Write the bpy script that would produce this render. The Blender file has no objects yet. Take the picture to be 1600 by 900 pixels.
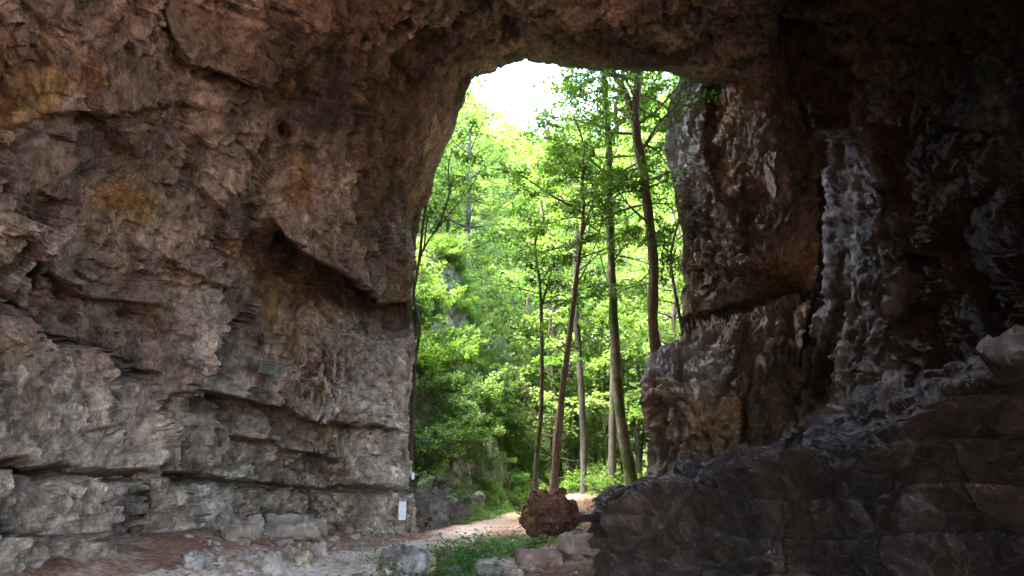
import bpy, math, random
import numpy as np
from mathutils import Vector
R = math.radians
sc = bpy.context.scene
COL = sc.collection
rng = np.random.default_rng(7)
random.seed(7)

# ------------------------------------------------------------------ camera
FPX, PITCH, EYE = 1066.67, R(15.2), 1.6
CT, ST = math.cos(PITCH), math.sin(PITCH)
def unproj(px, py, Y):
    """pixel of the photograph + distance along the ground -> world point"""
    px = np.asarray(px, float); py = np.asarray(py, float)
    x = (px - 800) / FPX; u = (450 - py) / FPX
    t = Y / (CT - u * ST)
    return np.stack([x * t, Y + 0 * t, EYE + t * (ST + u * CT)], -1)
def proj(P):
    d = P[..., 1] * CT + (P[..., 2] - EYE) * ST
    u = -P[..., 1] * ST + (P[..., 2] - EYE) * CT
    return 800 + FPX * P[..., 0] / d, 450 - FPX * u / d
cam = bpy.data.cameras.new('camera'); cam.lens = 24; cam.sensor_width = 36
cam.clip_end = 2000
camo = bpy.data.objects.new('camera', cam); COL.objects.link(camo)
camo.location = (0, 0, EYE); camo.rotation_euler = (math.pi / 2 + PITCH, 0, 0)
sc.camera = camo

# ------------------------------------------------------------------ noise
M32 = np.uint32
def hash3(ix, iy, iz, seed):
    with np.errstate(over='ignore'):
        n = (ix.astype(M32) * M32(0x8da6b343)) ^ (iy.astype(M32) * M32(0xd8163841)) ^ (iz.astype(M32) * M32(0xcb1ab31f)) ^ M32((seed * 2654435761) & 0xffffffff)
        n ^= n >> M32(15); n *= M32(0x85ebca6b); n ^= n >> M32(13); n *= M32(0xc2b2ae35); n ^= n >> M32(16)
    return n
def unit(n): return n.astype(np.float64) * (1.0 / 4294967296.0)
def vn(P, seed=0):
    P = np.asarray(P, float); I = np.floor(P).astype(np.int64); f = P - I
    f = f * f * f * (f * (f * 6 - 15) + 10); out = 0
    for dx in (0, 1):
        wx = f[..., 0] if dx else 1 - f[..., 0]
        for dy in (0, 1):
            wy = f[..., 1] if dy else 1 - f[..., 1]
            for dz in (0, 1):
                wz = f[..., 2] if dz else 1 - f[..., 2]
                out = out + wx * wy * wz * unit(hash3(I[..., 0] + dx, I[..., 1] + dy, I[..., 2] + dz, seed))
    return out * 2 - 1
def fbm(P, octs=4, seed=0, gain=.5):
    a, s, o = 1., 0., 0.
    P = np.asarray(P, float)
    for k in range(octs):
        o = o + a * vn(P, seed + k); s += a; a *= gain; P = P * 2.03 + 7.3
    return o / s
def ridged(P, octs=3, seed=0):
    a, s, o = 1., 0., 0.
    P = np.asarray(P, float)
    for k in range(octs):
        o = o + a * (1 - np.abs(vn(P, seed + k)) * 2); s += a; a *= .5; P = P * 2.1 + 3.1
    return o / s
def facets(P, seed=0, tilt=1.0):
    """cells with a random plane each: blocky broken rock. -> height, random per cell, F2-F1"""
    P = np.asarray(P, float); I = np.floor(P).astype(np.int64)
    sh = P.shape[:-1]
    d1 = np.full(sh, 9.); d2 = np.full(sh, 9.); best = np.zeros(sh, M32); bd = np.zeros(P.shape)
    for dx in (-1, 0, 1):
        for dy in (-1, 0, 1):
            for dz in (-1, 0, 1):
                J = I + np.array([dx, dy, dz])
                h = hash3(J[..., 0], J[..., 1], J[..., 2], seed)
                o = np.stack([(h & M32(1023)), (h >> M32(10)) & M32(1023), (h >> M32(20)) & M32(1023)], -1) / 1023.
                v = P - (J + o); q = (v * v).sum(-1)
                m = q < d1
                d2 = np.where(m, d1, np.minimum(d2, q)); d1 = np.where(m, q, d1)
                best = np.where(m, h, best); bd = np.where(m[..., None], v, bd)
    with np.errstate(over='ignore'):
        g = []
        for k in range(4):
            hh = best * M32(2654435761 - 2 * k * 977) + M32(k * 7919 + 13)
            hh ^= hh >> M32(16); hh *= M32(0x45d9f3b); hh ^= hh >> M32(15)
            g.append(unit(hh) * 2 - 1)
    h = g[3] * .5 + tilt * (bd[..., 0] * g[0] + bd[..., 1] * g[1] + bd[..., 2] * g[2])
    return h, g[3] * .5 + .5, np.sqrt(d2) - np.sqrt(d1)
def sstep(a, b, x):
    t = np.clip((np.asarray(x, float) - a) / (b - a), 0, 1); return t * t * (3 - 2 * t)
def mix(a, b, t):
    return a + (b - a) * np.asarray(t)[..., None]
def tps(ctrl):
    C = np.array(ctrl, float); X = C[:, :2] / 500.; n = len(X)
    def phi(r2): return np.where(r2 > 1e-12, r2 * np.log(np.maximum(r2, 1e-12)), 0)
    K = phi(((X[:, None] - X[None]) ** 2).sum(-1)) + np.eye(n) * 1e-3
    A = np.zeros((n + 3, n + 3)); A[:n, :n] = K; A[:n, n] = 1; A[:n, n + 1:] = X; A[n:, :n] = A[:n, n:].T
    w = np.linalg.solve(A, np.concatenate([C[:, 2], np.zeros(3)]))
    def f(px, py):
        Q = np.stack([np.asarray(px, float) / 500., np.asarray(py, float) / 500.], -1)
        o = w[n] + Q[..., 0] * w[n + 1] + Q[..., 1] * w[n + 2]
        for i in range(n):
            o = o + w[i] * phi(((Q - X[i]) ** 2).sum(-1))
        return o
    return f
def poly_sd(px, py, pts):
    """signed distance in pixels to a polyline (positive on its right-hand side walking it) and position 0..1"""
    best = np.full(px.shape, 1e9); sg = np.zeros(px.shape); along = np.zeros(px.shape)
    pts = np.array(pts, float); L = np.hypot(*(pts[1:] - pts[:-1]).T); tot = L.sum(); acc = 0
    for k in range(len(pts) - 1):
        a, b = pts[k], pts[k + 1]; d = b - a
        tr = ((px - a[0]) * d[0] + (py - a[1]) * d[1]) / (L[k] ** 2)
        t = np.clip(tr, 0, 1); qx = px - a[0] - t * d[0]; qy = py - a[1] - t * d[1]
        q = np.hypot(qx, qy); m = q < best
        s = np.sign(d[0] * (py - a[1]) - d[1] * (px - a[0]))
        best = np.where(m, q, best); sg = np.where(m, s, sg); along = np.where(m, (acc + t * L[k]) / tot, along); acc += L[k]
    return best * sg, along

# ------------------------------------------------------------------ mesh helpers
def mesh_np(name, V, F, col=None, smooth=True, attrs=None):
    me = bpy.data.meshes.new(name); V = np.asarray(V, np.float32); F = np.asarray(F, np.int32)
    n, k = F.shape
    me.vertices.add(len(V)); me.vertices.foreach_set('co', V.ravel())
    me.loops.add(n * k); me.loops.foreach_set('vertex_index', F.ravel())
    me.polygons.add(n); me.polygons.foreach_set('loop_start', np.arange(0, n * k, k, dtype=np.int32))
    me.polygons.foreach_set('use_smooth', np.full(n, smooth))
    me.update(calc_edges=True)
    if col is not None:
        a = me.attributes.new('Col', 'FLOAT_COLOR', 'POINT')
        c = np.ones((len(V), 4), np.float32); c[:, :3] = col; a.data.foreach_set('color', c.ravel())
    for k_, v in (attrs or {}).items():
        a = me.attributes.new(k_, 'FLOAT', 'POINT'); a.data.foreach_set('value', np.asarray(v, np.float32).ravel())
    return me
def grid_faces(r, c, flip=False):
    i = np.arange(r - 1)[:, None] * c + np.arange(c - 1)[None]
    F = np.stack([i, i + 1, i + c + 1, i + c], -1).reshape(-1, 4)
    return F[:, ::-1] if flip else F
def grid_normals(P):
    du = np.gradient(P, axis=1); dv = np.gradient(P, axis=0)
    n = np.cross(du, dv); return n / np.maximum(np.linalg.norm(n, axis=-1, keepdims=True), 1e-9)
def obj(name, me, mat=None, parent=None, loc=None):
    o = bpy.data.objects.new(name, me); COL.objects.link(o)
    if mat is not None and me is not None and not me.materials: me.materials.append(mat)
    if parent is not None: o.parent = parent
    if loc is not None: o.location = loc
    return o
def tag(o, label=None, cat=None, group=None, kind=None):
    if label: o['label'] = label
    if cat: o['category'] = cat
    if group: o['group'] = group
    if kind: o['kind'] = kind
    return o
def empty(name, loc=(0, 0, 0), rz=0):
    o = bpy.data.objects.new(name, None); COL.objects.link(o); o.location = loc; o.rotation_euler = (0, 0, rz)
    o.empty_display_size = .2
    return o
def dup(root, loc, rz, s=1.0):
    r = root.copy(); COL.objects.link(r); r.location = loc; r.rotation_euler = (0, 0, rz); r.scale = (s, s, s)
    for ch in root.children:
        c = ch.copy(); COL.objects.link(c); c.parent = r
    return r

# ------------------------------------------------------------------ materials
def newmat(name):
    m = bpy.data.materials.new(name); m.use_nodes = True; nt = m.node_tree
    for n in list(nt.nodes): nt.nodes.remove(n)
    return m, nt, nt.nodes.new('ShaderNodeOutputMaterial')
def nd(nt, t, **kw):
    n = nt.nodes.new(t)
    for k, v in kw.items():
        if k in ('operation', 'blend_type', 'data_type', 'attribute_name', 'noise_dimensions', 'feature', 'attribute_type'): setattr(n, k, v)
        else: n.inputs[k].default_value = v
    return n
def rock_mat(name, rough=.75, spec=.35, bump=.5, fine=1.0, contrast=.55, moss=0.0, stretch=(1, 1, 1), crack=1.6):
    """vertex colour of the stone (its own colour, with light and shade painted in on cave and path) x fine mineral noise, small scale relief"""
    m, nt, out = newmat(name); L = nt.links.new
    geo = nd(nt, 'ShaderNodeNewGeometry'); at = nd(nt, 'ShaderNodeAttribute', attribute_name='Col')
    mp = nd(nt, 'ShaderNodeVectorMath', operation='MULTIPLY'); mp.inputs[1].default_value = stretch
    L(geo.outputs['Position'], mp.inputs[0])
    n1 = nd(nt, 'ShaderNodeTexNoise', Scale=5.5 * fine, Detail=9., Roughness=.68); L(mp.outputs[0], n1.inputs['Vector'])
    n2 = nd(nt, 'ShaderNodeTexNoise', Scale=26. * fine, Detail=7., Roughness=.72); L(mp.outputs[0], n2.inputs['Vector'])
    vo = nd(nt, 'ShaderNodeTexVoronoi', feature='DISTANCE_TO_EDGE', Scale=2.6 * fine)
    wv = nd(nt, 'ShaderNodeVectorMath', operation='MULTIPLY_ADD'); wv.inputs[1].default_value = (.5, .5, .5)
    L(n1.outputs['Color'], wv.inputs[0]); L(mp.outputs[0], wv.inputs[2]); L(wv.outputs[0], vo.inputs['Vector'])
    mr = nd(nt, 'ShaderNodeMapRange'); mr.inputs['From Min'].default_value = 0; mr.inputs['From Max'].default_value = .06
    L(vo.outputs['Distance'], mr.inputs['Value'])
    r1 = nd(nt, 'ShaderNodeMapRange'); r1.inputs['From Min'].default_value = .3; r1.inputs['From Max'].default_value = .7
    r1.inputs['To Min'].default_value = 1 - contrast; r1.inputs['To Max'].default_value = 1 + contrast
    L(n1.outputs['Fac'], r1.inputs['Value'])
    r2 = nd(nt, 'ShaderNodeMapRange'); r2.inputs['From Min'].default_value = .3; r2.inputs['From Max'].default_value = .7
    r2.inputs['To Min'].default_value = 1 - contrast * .4; r2.inputs['To Max'].default_value = 1 + contrast * .4
    L(n2.outputs['Fac'], r2.inputs['Value'])
    mu = nd(nt, 'ShaderNodeMath', operation='MULTIPLY'); L(r1.outputs[0], mu.inputs[0]); L(r2.outputs[0], mu.inputs[1])
    sc_ = nd(nt, 'ShaderNodeVectorMath', operation='SCALE'); L(at.outputs['Color'], sc_.inputs[0]); L(mu.outputs[0], sc_.inputs['Scale'])
    colr = sc_.outputs[0]
    if moss > 0:
        sx = nd(nt, 'ShaderNodeSeparateXYZ'); L(geo.outputs['Normal'], sx.inputs[0])
        nm = nd(nt, 'ShaderNodeTexNoise', Scale=1.3, Detail=6.); L(geo.outputs['Position'], nm.inputs['Vector'])
        ad = nd(nt, 'ShaderNodeMath', operation='ADD'); L(sx.outputs['Z'], ad.inputs[0]); L(nm.outputs['Fac'], ad.inputs[1])
        mm = nd(nt, 'ShaderNodeMapRange'); mm.inputs['From Min'].default_value = 1.25 - moss; mm.inputs['From Max'].default_value = 1.5 - moss
        L(ad.outputs[0], mm.inputs['Value'])
        mx = nd(nt, 'ShaderNodeMix', data_type='RGBA'); L(mm.outputs[0], mx.inputs['Factor'])
        L(colr, mx.inputs[6]); mx.inputs[7].default_value = (.045, .075, .014, 1); colr = mx.outputs[2]
    bs = nd(nt, 'ShaderNodeBsdfPrincipled', Roughness=rough)
    bs.inputs['Specular IOR Level'].default_value = spec
    L(colr, bs.inputs['Base Color'])
    h1 = nd(nt, 'ShaderNodeMath', operation='MULTIPLY_ADD'); h1.inputs[1].default_value = .35
    L(n2.outputs['Fac'], h1.inputs[0]); L(n1.outputs['Fac'], h1.inputs[2])
    h2 = nd(nt, 'ShaderNodeMath', operation='MULTIPLY_ADD'); h2.inputs[1].default_value = .1 * crack
    L(mr.outputs[0], h2.inputs[0]); L(h1.outputs[0], h2.inputs[2])
    bp = nd(nt, 'ShaderNodeBump', Strength=bump, Distance=.28 / fine); L(h2.outputs[0], bp.inputs['Height']); L(bp.outputs[0], bs.inputs['Normal'])
    L(bs.outputs[0], out.inputs['Surface'])
    return m
def plain_mat(name, c, rough=.7, spec=.4, noise=.0, scale=20., bump=.0):
    m, nt, out = newmat(name); L = nt.links.new
    bs = nd(nt, 'ShaderNodeBsdfPrincipled', Roughness=rough); bs.inputs['Specular IOR Level'].default_value = spec
    tc = nd(nt, 'ShaderNodeTexCoord'); n = nd(nt, 'ShaderNodeTexNoise', Scale=scale, Detail=6.); L(tc.outputs['Object'], n.inputs['Vector'])
    r = nd(nt, 'ShaderNodeMapRange'); r.inputs['From Min'].default_value = .3; r.inputs['From Max'].default_value = .7
    r.inputs['To Min'].default_value = 1 - noise; r.inputs['To Max'].default_value = 1 + noise; L(n.outputs['Fac'], r.inputs['Value'])
    s = nd(nt, 'ShaderNodeVectorMath', operation='SCALE'); s.inputs[0].default_value = c[:3]; L(r.outputs[0], s.inputs['Scale']); L(s.outputs[0], bs.inputs['Base Color'])
    if bump:
        b = nd(nt, 'ShaderNodeBump', Strength=bump, Distance=.02); L(n.outputs['Fac'], b.inputs['Height']); L(b.outputs[0], bs.inputs['Normal'])
    L(bs.outputs[0], out.inputs['Surface'])
    return m
def leaf_mat(name, c0, c1, trans0, trans1, tmix=.5):
    m, nt, out = newmat(name); L = nt.links.new
    at = nd(nt, 'ShaderNodeAttribute', attribute_name='leafvar'); oi = nd(nt, 'ShaderNodeObjectInfo')
    md = nd(nt, 'ShaderNodeMath', operation='MULTIPLY_ADD'); md.inputs[1].default_value = .45; L(oi.outputs['Random'], md.inputs[0]); 
    sc1 = nd(nt, 'ShaderNodeMath', operation='MULTIPLY'); sc1.inputs[1].default_value = .6; L(at.outputs['Fac'], sc1.inputs[0]); L(sc1.outputs[0], md.inputs[2])
    def ramp(a, b):
        x = nd(nt, 'ShaderNodeMix', data_type='RGBA'); L(md.outputs[0], x.inputs['Factor'])
        x.inputs[6].default_value = (*a, 1); x.inputs[7].default_value = (*b, 1); return x.outputs[2]
    d = nd(nt, 'ShaderNodeBsdfPrincipled', Roughness=.5); d.inputs['Specular IOR Level'].default_value = .3
    L(ramp(c0, c1), d.inputs['Base Color'])
    t = nd(nt, 'ShaderNodeBsdfTranslucent'); L(ramp(trans0, trans1), t.inputs['Color'])
    ms = nd(nt, 'ShaderNodeMixShader', Fac=tmix); L(d.outputs[0], ms.inputs[1]); L(t.outputs[0], ms.inputs[2]); L(ms.outputs[0], out.inputs['Surface'])
    return m
def bark_mat(name, c, moss=0.):
    m, nt, out = newmat(name); L = nt.links.new
    geo = nd(nt, 'ShaderNodeNewGeometry')
    mp = nd(nt, 'ShaderNodeVectorMath', operation='MULTIPLY'); mp.inputs[1].default_value = (1, 1, .25); L(geo.outputs['Position'], mp.inputs[0])
    n = nd(nt, 'ShaderNodeTexNoise', Scale=16., Detail=8., Roughness=.7); L(mp.outputs[0], n.inputs['Vector'])
    r = nd(nt, 'ShaderNodeMapRange'); r.inputs['From Min'].default_value = .3; r.inputs['From Max'].default_value = .7; r.inputs['To Min'].default_value = .45; r.inputs['To Max'].default_value = 1.5
    L(n.outputs['Fac'], r.inputs['Value'])
    s = nd(nt, 'ShaderNodeVectorMath', operation='SCALE'); s.inputs[0].default_value = c; L(r.outputs[0], s.inputs['Scale'])
    n3 = nd(nt, 'ShaderNodeTexNoise', Scale=1.1, Detail=6., Roughness=.6); L(geo.outputs['Position'], n3.inputs['Vector'])
    mm = nd(nt, 'ShaderNodeMapRange'); mm.inputs['From Min'].default_value = .62 - moss * .25; mm.inputs['From Max'].default_value = .72 - moss * .25; L(n3.outputs['Fac'], mm.inputs['Value'])
    x = nd(nt, 'ShaderNodeMix', data_type='RGBA'); L(mm.outputs[0], x.inputs['Factor']); L(s.outputs[0], x.inputs[6]); x.inputs[7].default_value = (.05, .075, .015, 1)
    bs = nd(nt, 'ShaderNodeBsdfPrincipled', Roughness=.85); bs.inputs['Specular IOR Level'].default_value = .2; L(x.outputs[2], bs.inputs['Base Color'])
    b = nd(nt, 'ShaderNodeBump', Strength=1., Distance=.09); L(n.outputs['Fac'], b.inputs['Height']); L(b.outputs[0], bs.inputs['Normal'])
    L(bs.outputs[0], out.inputs['Surface'])
    return m

M_cave = rock_mat('cave_limestone', rough=.75, spec=.3, bump=1.0, contrast=.75, stretch=(1, 1, .6))
M_pillar = rock_mat('pillar_limestone', rough=.7, spec=.25, bump=.9, contrast=.55)
M_flow = rock_mat('flowstone', rough=.55, spec=.4, bump=.9, contrast=.5, stretch=(1.5, 1.5, .45))
M_ledge = rock_mat('ledge_limestone', rough=.4, spec=.55, bump=.8, contrast=.45)
M_stone = rock_mat('loose_stone', rough=.8, spec=.3, bump=.6, contrast=.4, fine=1.6)
M_block = rock_mat('mossy_block', rough=.8, spec=.3, bump=.9, contrast=.6, moss=.4)
M_ground = rock_mat('soil', rough=.95, spec=.1, bump=.9, contrast=.65, fine=2.2, crack=0)
M_cliff = rock_mat('mossy_cliff', rough=.9, spec=.2, bump=.7, contrast=.6, moss=.62)
M_root = rock_mat('root_earth', rough=.95, spec=.1, bump=.5, contrast=.6, fine=2.5, crack=0)
M_barkA = bark_mat('bark_brown', (.17, .115, .08), .1)
M_barkM = bark_mat('bark_mossy', (.15, .12, .085), .75)
M_barkG = bark_mat('bark_grey', (.042, .038, .032), .15)
M_barkD = bark_mat('bark_dark', (.11, .085, .065), .3)
M_leaf = leaf_mat('maple_leaf', (.035, .085, .012), (.06, .12, .013), (.048, .125, .009), (.115, .20, .014), .5)
M_leafF = leaf_mat('far_leaf', (.05, .10, .02), (.066, .115, .02), (.05, .12, .015), (.12, .19, .026), .5)
M_herb = leaf_mat('herb_leaf', (.03, .075, .014), (.07, .14, .025), (.07, .2, .015), (.2, .34, .03), .4)

# ------------------------------------------------------------------ rock recipes
def rock_disp(P, k=1.0, fine=1.0, seed=0, an=(1, 1, 1)):
    Q = P * np.array(an)
    W = Q + .35 * np.stack([vn(Q / 1.1, seed + 90), vn(Q / 1.1, seed + 91), vn(Q / 1.1, seed + 92)], -1)
    h1, c1, e1 = facets(W / 1.7, seed + 1, 1.1)
    h2, c2, e2 = facets(W / .62, seed + 2, 1.1)
    h3, c3, e3 = facets(W / .24, seed + 3, 1.1)
    d = k * (.42 * vn(Q / 3.6, seed + 4) + .16 * vn(Q / 1.5, seed + 5) + .32 * h1 + .25 * h2) + fine * (.12 * h3 + .03 * fbm(Q / .16, 2, seed + 6))
    h4, c4_, e4 = facets(W / .10, seed + 8, 1.1); d = d + fine * .032 * h4 + fine * .03 * ridged(Q / .45, 2, seed + 9)
    d = d - k * .10 * np.exp(-e1 / .05) - k * .05 * np.exp(-e2 / .07)
    return d, c1, c2, c3
def c3(*a): return np.array(a, float)
def rock_col(P, c1, c2, c3_, a, b, dark, ochre, seed=0, och=.1, dk=.25, streak=1.0):
    n = fbm(P / 2.3, 4, seed + 20); t = np.clip(.5 + n * 1.3 + (c1 - .5) * .5, 0, 1)
    C = mix(a, b, t)
    o = sstep(.55 - och, .85 - och, fbm(P / 1.5 + 31, 4, seed + 24) + .25 * c2)
    C = mix(C, ochre, o * .75)
    s = fbm(P * np.array([1 / .7, 1 / .7, .22]) + 11, 4, seed + 28)
    C = mix(C, dark, sstep(.35 - dk, .75 - dk, s * 1.1) * .75 * streak)
    return C * (.78 + .44 * c2)[..., None] * (.85 + .3 * c3_)[..., None]

# ------------------------------------------------------------------ cave shell
rim = np.array([(655,880,-160,1200),(650,835,-160,1080),(649,770,-160,900),(641,700,-160,740),(645,620,-160,600),(650,500,-160,400),(655,410,-160,250),
 (662,330,-160,80),(685,255,-160,-60),(712,185,-100,-160),(736,122,150,-160),(742,110,300,-160),(770,105,480,-160),(800,94,650,-160),(825,87,780,-160),
 (850,93,850,-160),(880,99,920,-160),(940,97,1020,-160),(1000,101,1120,-160),(1060,108,1220,-160),(1095,115,1300,-160),(1170,112,1450,-160),(1222,128,1680,-160),
 (1240,190,1760,-60),(1244,400,1760,300),(1222,650,1760,700),(1215,900,1760,1120)], float)
sg_ = np.hypot(np.diff(rim[:, 0]), np.diff(rim[:, 1])) + np.hypot(np.diff(rim[:, 2]), np.diff(rim[:, 3]))
uk = np.concatenate([[0], np.cumsum(sg_)]); uk /= uk[-1]
NU, NV = 1150, 290
us = np.linspace(0, 1, NU); rv = np.stack([np.interp(us, uk, rim[:, k]) for k in range(4)], -1)
v = np.linspace(0, 1, NV)[:, None]
PX = rv[None, :, 0] * (1 - v) + rv[None, :, 2] * v
PY = rv[None, :, 1] * (1 - v) + rv[None, :, 3] * v
depth = tps([
 (-160,1150,8),(-160,850,8),(-160,500,7.9),(-160,250,7.3),(-160,-160,6),
 (0,900,9),(0,650,9),(0,470,8.8),(0,300,8.1),(0,100,7.4),
 (120,850,10.3),(120,600,10.3),(240,900,12),(240,700,12),(240,480,11.6),(240,300,10.6),(240,100,9.2),(240,-100,7.8),
 (330,850,14),(330,700,14),(330,560,13.4),(400,840,15.3),(400,700,15.4),(400,500,14.2),(400,300,12.9),(400,100,10.9),(400,-100,8.8),
 (500,830,16.3),(500,700,16.3),(500,550,15.8),(500,400,14.8),(550,300,14.7),(550,150,13.2),(620,230,16.3),(550,0,11.4),(550,-150,9),
 (600,830,17.6),(600,700,17.4),(600,550,17.1),(600,400,16.6),(652,840,20.0),(642,700,20.1),(650,480,20.1),(660,330,19.8),(712,185,19),(738,112,18.8),
 (680,100,16.6),(700,0,13.2),(870,60,16.2),(870,0,13.6),(870,-150,9.8),(825,87,18.5),(1000,101,18.6),(1000,40,15.5),(1000,-150,9.6),
 (1095,115,19),(1150,60,16.8),(1200,0,13.5),(1250,-150,9),(1238,190,20.3),(1240,400,20.5),(1222,700,19.6),(1215,900,19.6),(1295,190,18.4),(1295,400,18.6),(1295,700,18.0),
 (1350,100,15.8),(1350,300,17),(1350,600,17.3),(1450,0,11.8),(1450,300,13.8),(1450,600,14),(1450,900,14),(1600,100,10),(1600,300,10.4),(1600,600,10.6),(1600,900,10.6),
 (1760,-160,6),(1760,300,8),(1760,700,8),(1760,1100,8)])
D = depth(PX, PY)
off = np.zeros_like(D)
jx = 9 * fbm(np.stack([PX / 60, PY / 60, PX * 0], -1), 3, 55); jy = 8 * fbm(np.stack([PX / 55, PY / 55, PX * 0 + 5], -1), 3, 56)
QX, QY = PX + jx, PY + jy
def fade(al, e=.12): return sstep(0, e, al) * sstep(0, e, 1 - al)
def seam(pts, A, w, lip=0, wl=30):
    """overhanging bedding seam: recess below the line, lip above it"""
    s, al = poly_sd(QX, QY, pts); f = fade(al)
    b = sstep(-3.5, 3.5, s); off[...] += f * (b * A * np.exp(-np.maximum(s, 0) / w) - (1 - b) * lip * np.exp(np.minimum(s, 0) / wl))
def crack(pts, A, w):
    s, al = poly_sd(QX, QY, pts); off[...] += fade(al, .08) * A * np.exp(-(s / w) ** 2)
def hole(x, y, A, wx, wy):
    off[...] += A * np.exp(-((QX - x) / wx) ** 2 - ((QY - y) / wy) ** 2)
def step(pts, A, w, e=.12):
    """positive side recessed by A, fading with w; the other side proud"""
    s, al = poly_sd(QX, QY, pts); b = sstep(-5, 5, s); off[...] += fade(al, e) * A * (b * np.exp(-np.maximum(s, 0) / w) - (1 - b) * .5 * np.exp(np.minimum(s, 0) / w))
seam([(275,598),(330,612),(400,632),(500,655),(620,677),(652,682)], 1.1, 34, .6, 45)
crack([(240,743),(330,750),(400,757),(520,765),(655,772)], .9, 5); seam([(240,743),(330,750),(400,757),(520,765),(655,772)], .35, 12, .45, 28)
crack([(-80,715),(0,724),(60,733),(150,742),(248,748)], 1.5, 8); seam([(-80,715),(0,724),(60,733),(150,742),(248,748)], .3, 20, .4, 40)
crack([(-90,440),(0,458),(50,478),(110,530),(180,556),(258,594)], .7, 6)
step([(258,594),(180,556),(110,530),(50,478),(0,458),(-90,440)], .7, 45); crack([(72,755),(80,800),(74,850)], .25, 5); crack([(150,750),(146,800),(152,840)], .2, 4); step([(190,560),(205,520),(235,480)], .4, 25); crack([(300,770),(306,830)], .3, 4)
step([(243,748),(258,650),(256,592)], .5, 45)
crack([(225,752),(228,800),(214,850),(200,900)], 1.4, 9)
crack([(300,540),(285,600),(272,660),(263,735)], -.4, 11)
seam([(345,698),(375,688),(420,685),(448,702),(490,706),(545,716)], 1.0, 26, .35, 22); step([(348,745),(362,705),(375,690)], .4, 22)
seam([(420,335),(440,375),(500,410),(560,440),(612,474),(655,470)], 2.8, 85, .8, 60)
crack([(440,575),(450,505),(480,455),(520,448),(565,475)], .7, 15)
step([(330,600),(395,470),(418,400),(428,340)], .7, 45); seam([(250,400),(320,440),(380,455)], .4, 30, .3, 30); seam([(120,430),(180,470),(260,480)], .5, 40, .35, 35); seam([(640,280),(560,300),(470,290)], -.2, 30, .2, 20)
hole(625, 38, .9, 15, 9); hole(447, 205, .7, 9, 12); hole(92, 420, .9, 12, 45); hole(140, 500, .5, 30, 22)
step([(270,-20),(300,105),(430,140),(520,110)], .5, 60)
seam([(0,200),(130,175),(210,165),(330,160)], .45, 40, .3, 30)
seam([(560,140),(600,110),(640,60),(660,0)], .4, 25, .2, 30)
crack([(-60,842),(60,836),(215,846)], .3, 4); crack([(236,832),(330,838)], .35, 4); crack([(560,775),(558,832)], .25, 4)
crack([(330,640),(335,745)], .3, 6); crack([(440,640),(436,760)], -.15, 10)
crack([(400,795),(520,800),(640,806)], .12, 5)
seam([(1300,80),(1400,140),(1470,190),(1600,220)], .5, 50, .4, 50); seam([(1200,20),(1330,60),(1450,60),(1620,120)], .4, 40, .3, 40)
crack([(1520,300),(1500,420),(1560,560)], .5, 14); crack([(1440,330),(1450,480),(1490,600)], .4, 12); hole(1535, 330, .6, 25, 70)
fl = [(1200,20),(1215,80),(1250,160),(1286,250),(1296,330),(1282,420),(1274,480),(1256,560),(1238,640),(1226,700),(1200,800)]
fr = [(1214,20),(1230,80),(1278,160),(1318,200),(1380,185),(1412,245),(1420,330),(1420,400),(1436,470),(1452,560),(1464,640),(1446,700),(1460,800)]
fL = np.interp(QY, [p[1] for p in fl], [p[0] for p in fl]); fR = np.interp(QY, [p[1] for p in fr], [p[0] for p in fr])
FT = np.clip((QX - fL) / (fR - fL), -1, 2); fmn = np.minimum(QX - fL, fR - QX)
FM = sstep(-14, 26, fmn + 34 * fbm(np.stack([PX / 20, PY / 90, PX * 0 + 2], -1), 4, 59)) * sstep(-20, 60, PY)
off = off * (1 - .7 * FM) - .55 * FM - .6 * FM * np.sin(np.clip(FT, 0, 1) * math.pi)
D0 = D; D = D + off * np.minimum(1, D / 14)
P = unproj(PX, PY, D)
# keep the lower wall standing: nothing else to do; displacement along normals
N = grid_normals(unproj(PX, PY, D0))
flip = np.sign(((np.array([0, 2., 3.]) - P) * N).sum(-1, keepdims=True)); N = N * flip
wl = sstep(700, 560, PX) * sstep(470, 560, PY)           # fluted tufa wall on the left
ceil = sstep(420, 300, PY)
PN = unproj(PX, PY, D0 + .25 * off)
d, a1, a2, a3 = rock_disp(PN, 1.0, 1.1, 3, (1, 1, 1))
strata, s1, s2, s3 = rock_disp(PN, .95, 1.9, 13, (1, 1, .5))
wv_ = .3 * np.stack([vn(PN / .8, 190), vn(PN / .8, 191), vn(PN / .8, 192)], -1)
v1, vc1, ve1 = facets((PN + wv_) / np.array([.46, .46, 1.7]), 193, .8); v2, vc2, ve2 = facets((PN + wv_) / np.array([.17, .17, .62]), 194, .8)
colm = wl * np.clip(.45 + 1.1 * fbm(PN / 2.6, 3, 195) + .5 * sstep(380, 480, PX), .12, 1)
d = d * (1 - .28 * ceil) * (1 - .8 * wl) + strata * wl + colm * (.52 * v1 - .16 * np.exp(-ve1 / .09) + .26 * v2 - .07 * np.exp(-ve2 / .1))
flute = ridged(PN * np.array([3.1, 3.1, .55]), 3, 77) * .22 + ridged(PN * np.array([8, 8, 1.4]), 2, 78) * .10
fm = wl * sstep(-.15, .45, fbm(PN / 1.6, 3, 79) + .35 * sstep(380, 450, PX) * sstep(690, 560, PY) + .2)
d = d + flute * fm
fwp = fbm(PN / .9, 3, 71)
tf = np.stack([FT * 4.5 + PY * .003, PY / 420., FT * 0 + 3], -1); tf2 = np.stack([FT * 13 + PY * .006, PY / 190., FT * 0 + 9], -1); tf3 = np.stack([FT * 34 + PY * .012, PY / 60., FT * 0 + 5], -1)
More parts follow.
